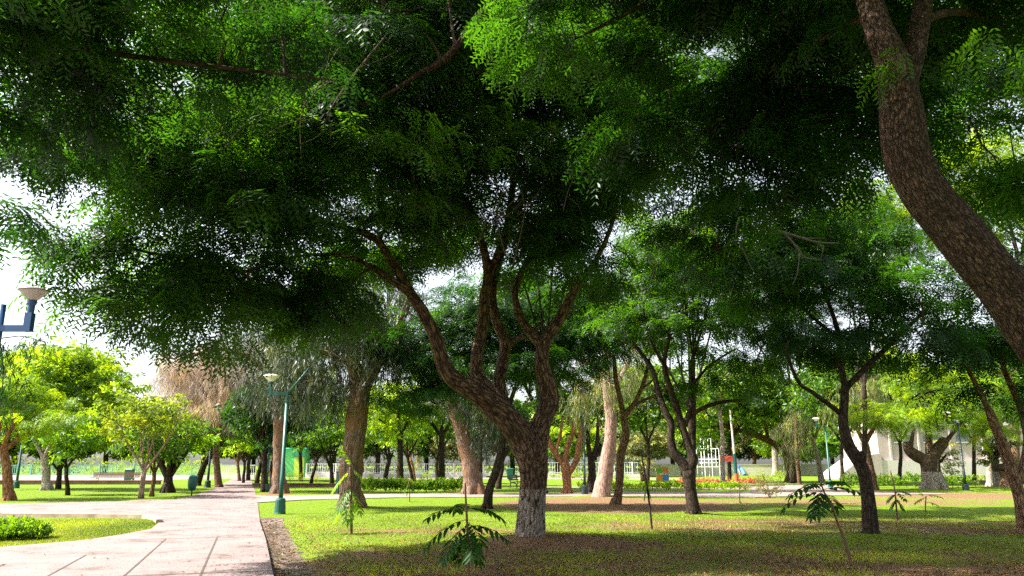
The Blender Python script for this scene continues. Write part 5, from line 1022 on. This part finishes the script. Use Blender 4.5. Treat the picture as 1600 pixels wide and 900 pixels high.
# pale hall on the right
HALL = simple('hall_plaster', (.40, .33, .31), .85, var=.10, scale=.25); HALL2 = simple('hall_plaster_light', (.50, .46, .44), .85, var=.06, scale=.3); GREYW = simple('window_grey', (.12, .14, .16), .3)
dH = 95.0; a = at(1375, 727, dH); k_ = mpp(dH); r0 = empty('pale_hall', (a[0], dH, 0), 'large pale pink walled hall behind the hedge on the right', 'building')
Wd = 330 * k_; Hh = 60 * k_ + 1.6
mb = MB(); mb.box((Wd / 2, 5, Hh / 2), (Wd, 10, Hh)); mb.build('wall', HALL, r0)
mb = MB(); mb.box((Wd / 2, 5, Hh + .2), (Wd + .6, 10.6, .4)); mb.build('roof', HALL2, r0)
mb = MB(); mb.box((Wd / 2, -.25, 1.1), (Wd, .5, 2.2)); mb.build('plinth', HALL2, r0)
for x in (18, 62, 110, 160, 210):
    mb = MB(); mb.box((x * k_, -.12, Hh / 2 + 1), (.22, .2, Hh - 2.4)); mb.build('drainpipe', simple('pipe_pink', (.42, .36, .34), .7), r0) if x == 18 else mb.build('drainpipe', MATS['pipe_pink'], r0)
for x in (40, 85, 135, 185):
    mb = MB(); mb.box((x * k_, -.06, Hh - 1.6), (2.2, .1, .8)); f_ = mb.build('window', GREYW, r0); mb = MB(); mb.box((x * k_, -.1, Hh - 2.05), (2.4, .2, .1)); mb.build('sill', HALL2, f_)
bm = bmesh.new(); V_ = [(-5.5, 0, 0), (0, 0, 0), (0, 0, 3.0), (-1.0, 0, 2.9), (-2.6, 0, 2.2), (-4.4, 0, 1.0)]
f = bm.faces.new([bm.verts.new((x, -.6, z)) for x, y, z in V_]); rr = bmesh.ops.extrude_face_region(bm, geom=[f]); bmesh.ops.translate(bm, verts=[v for v in rr['geom'] if isinstance(v, bmesh.types.BMVert)], vec=(0, 6, 0)); bmesh.ops.recalc_face_normals(bm, faces=bm.faces)
me = bpy.data.meshes.new('ramp'); bm.to_mesh(me); bm.free(); me.materials.append(HALL); add('ramp', me, r0)

# dead white branch among the leaves on the right
b = np.array(MAIN.location) * 0 + gp(1361, 840)
mb = MB(); dd = 14.5
for q in [[(1180, 350, 3), (1230, 365, 2.4), (1275, 378, 1.6), (1310, 380, .8)], [(1225, 363, 2), (1248, 390, 1.6), (1255, 402, 1.4), (1285, 406, .8)], [(1278, 380, 1.2), (1287, 385, .9), (1282, 404, .6)], [(1250, 395, 1.2), (1245, 430, .8), (1238, 445, .5)], [(1155, 340, 1.6), (1150, 365, 1.2), (1165, 400, .9), (1178, 425, .5)], [(1240, 368, 1.2), (1260, 372, .9), (1290, 372, .5)]]:
    mb.tube([at(x, y, dd) - b for x, y, r in q], [r * mpp(dd) for x, y, r in q], 6, step=.1)
TREEB = [o for o in C.objects if o.get('label', '').startswith('dark crooked trunk in the right')][0]
mb.build('dead_branch', BARK_DEAD, TREEB, smooth=True)

# ================================================================== GROUND COVER
def in_path(x, y): return lateral(x, y) < 0.12
rs = np.random.default_rng(77)
mb = MB(); N = 230000
u = rs.uniform(0, 1, N); Y = 10 + 17 * u ** 1.3; X = rs.uniform(-.42, .72, N) * Y
k = (lateral(X, Y) > 0.75 + rs.uniform(0, .7, N) * (rs.uniform(0, 1, N) > .2)); X = X[k]; Y = Y[k]
dens_ = np.array([mnoise.noise(Vector((x * .55, y * .55, 3.3))) + .5 * mnoise.noise(Vector((x * 1.7, y * 1.7, 1.3))) for x, y in zip(X, Y)])
mdist = ((X - mounds[0][0]) / 2.4) ** 2 + ((Y - mounds[0][1]) / 1.8) ** 2
k = (dens_ > rs.uniform(-.35, .6, len(X)) + .35 * (Y < 13.5)) & (mdist > 1); X = X[k]; Y = Y[k]
def blades(mb, X, Y, h, wd, rs):
    n = len(X); Z = gz(X, Y) - .005; a = rs.uniform(0, 6.28, n); hh = h * rs.uniform(.5, 1.3, n); ln = rs.normal(size=(n, 2)) * .5
    b1 = np.stack([X - np.cos(a) * wd, Y - np.sin(a) * wd, Z], -1); b2 = np.stack([X + np.cos(a) * wd, Y + np.sin(a) * wd, Z], -1)
    tp = np.stack([X + ln[:, 0] * hh, Y + ln[:, 1] * hh, Z + hh], -1)
    mb.tris(np.stack([b1, b2, tp], 1).reshape(-1, 3), np.arange(n * 3).reshape(-1, 3), np.clip(rs.normal(size=n) * .18 + .45 + np.array([mnoise.noise(Vector((x * .45, y * .45, 5))) for x, y in zip(X, Y)]) * .8, 0, 1))
blades(mb, X, Y, .055, .007, rs)
# the grass island on the left
N = 60000; P0 = np.array([ppt(rs.uniform(-20, 246), rs.uniform(811, 856)) for _ in range(N)])
pxl = lambda p: (p[:, 0] / (p[:, 1] * .974 + 0) * 1.0)
def project(X, Y):
    yc = Y * math.cos(PITCH) - EYE * math.sin(PITCH); zc = -Y * math.sin(PITCH) - EYE * math.cos(PITCH)
    return 800 + X / yc * FPX, 450 - zc / yc * FPX
sx_, sy_ = project(P0[:, 0], P0[:, 1])
bottom = np.interp(sx_, [-20, 0, 60, 130, 190, 236, 248], [858, 857, 852, 846, 837, 828, 818]); k = (sy_ < bottom - .6) & (sy_ > 811.5)
blades(mb, P0[k][:, 0], P0[k][:, 1], .045, .008, rs)
o = mb.build('grass', GRASS_BLADE); tag(o, 'short grass blades over the lawn and the island', None, None, 'stuff')
# fallen leaves
mb = MB(); N = 110000; u = rs.uniform(0, 1, N); Y = 10 + 16 * u ** 1.2; X = rs.uniform(-.42, .72, N) * Y
la = lateral(X, Y); k = (la > .9) & np.array([mnoise.noise(Vector((x * .8, y * .8, 9))) > rs.uniform(-.7, .4) for x, y in zip(X, Y)]) & (np.abs(rs.normal(size=N)) * 6 + 12 + X * .25 > Y * .75); X = X[k]; Y = Y[k]
X2 = rs.uniform(0, 1, 2500); U2 = rs.uniform(-1, 12, 2500); q = PE + PV * U2[:, None] + PR * (.1 + X2 ** 1.2 * 1.0)[:, None]; X = np.concatenate([X, q[:, 0]]); Y = np.concatenate([Y, q[:, 1]])
n = len(X); Z = gz(X, Y) + rs.uniform(.004, .03, n); M = rotm(rs.uniform(0, 6.28, n), rs.normal(size=n) * .35, rs.normal(size=n) * .35); s_ = rs.uniform(.012, .034, n)
q = np.array([(-1, 0, 0), (0, -.42, 0), (1, 0, 0), (0, .42, 0)])
v = np.einsum('nij,mj->nmi', M, q) * s_[:, None, None] + np.stack([X, Y, Z], -1)[:, None, :]
mb.quads(v.reshape(-1, 3), np.arange(n * 4).reshape(-1, 4), rs.uniform(0, 1, n) ** 1.3)
# a few on the path
n = 750; U = rs.uniform(-2, 25, n); Vv = -4.5 * rs.uniform(0, 1, n) ** 2.2; q2 = PE + PV * U[:, None] + PR * Vv[:, None]
M = rotm(rs.uniform(0, 6.28, n), rs.normal(size=n) * .15, rs.normal(size=n) * .15)
v = np.einsum('nij,mj->nmi', M, q) * rs.uniform(.015, .04, n)[:, None, None] + np.stack([q2[:, 0], q2[:, 1], np.full(n, .045)], -1)[:, None, :]
mb.quads(v.reshape(-1, 3), np.arange(n * 4).reshape(-1, 4), rs.uniform(0, .5, n))
o = mb.build('leaf_litter', LEAF_LITTER); tag(o, 'fallen brown leaves scattered over the shaded ground', None, None, 'stuff')
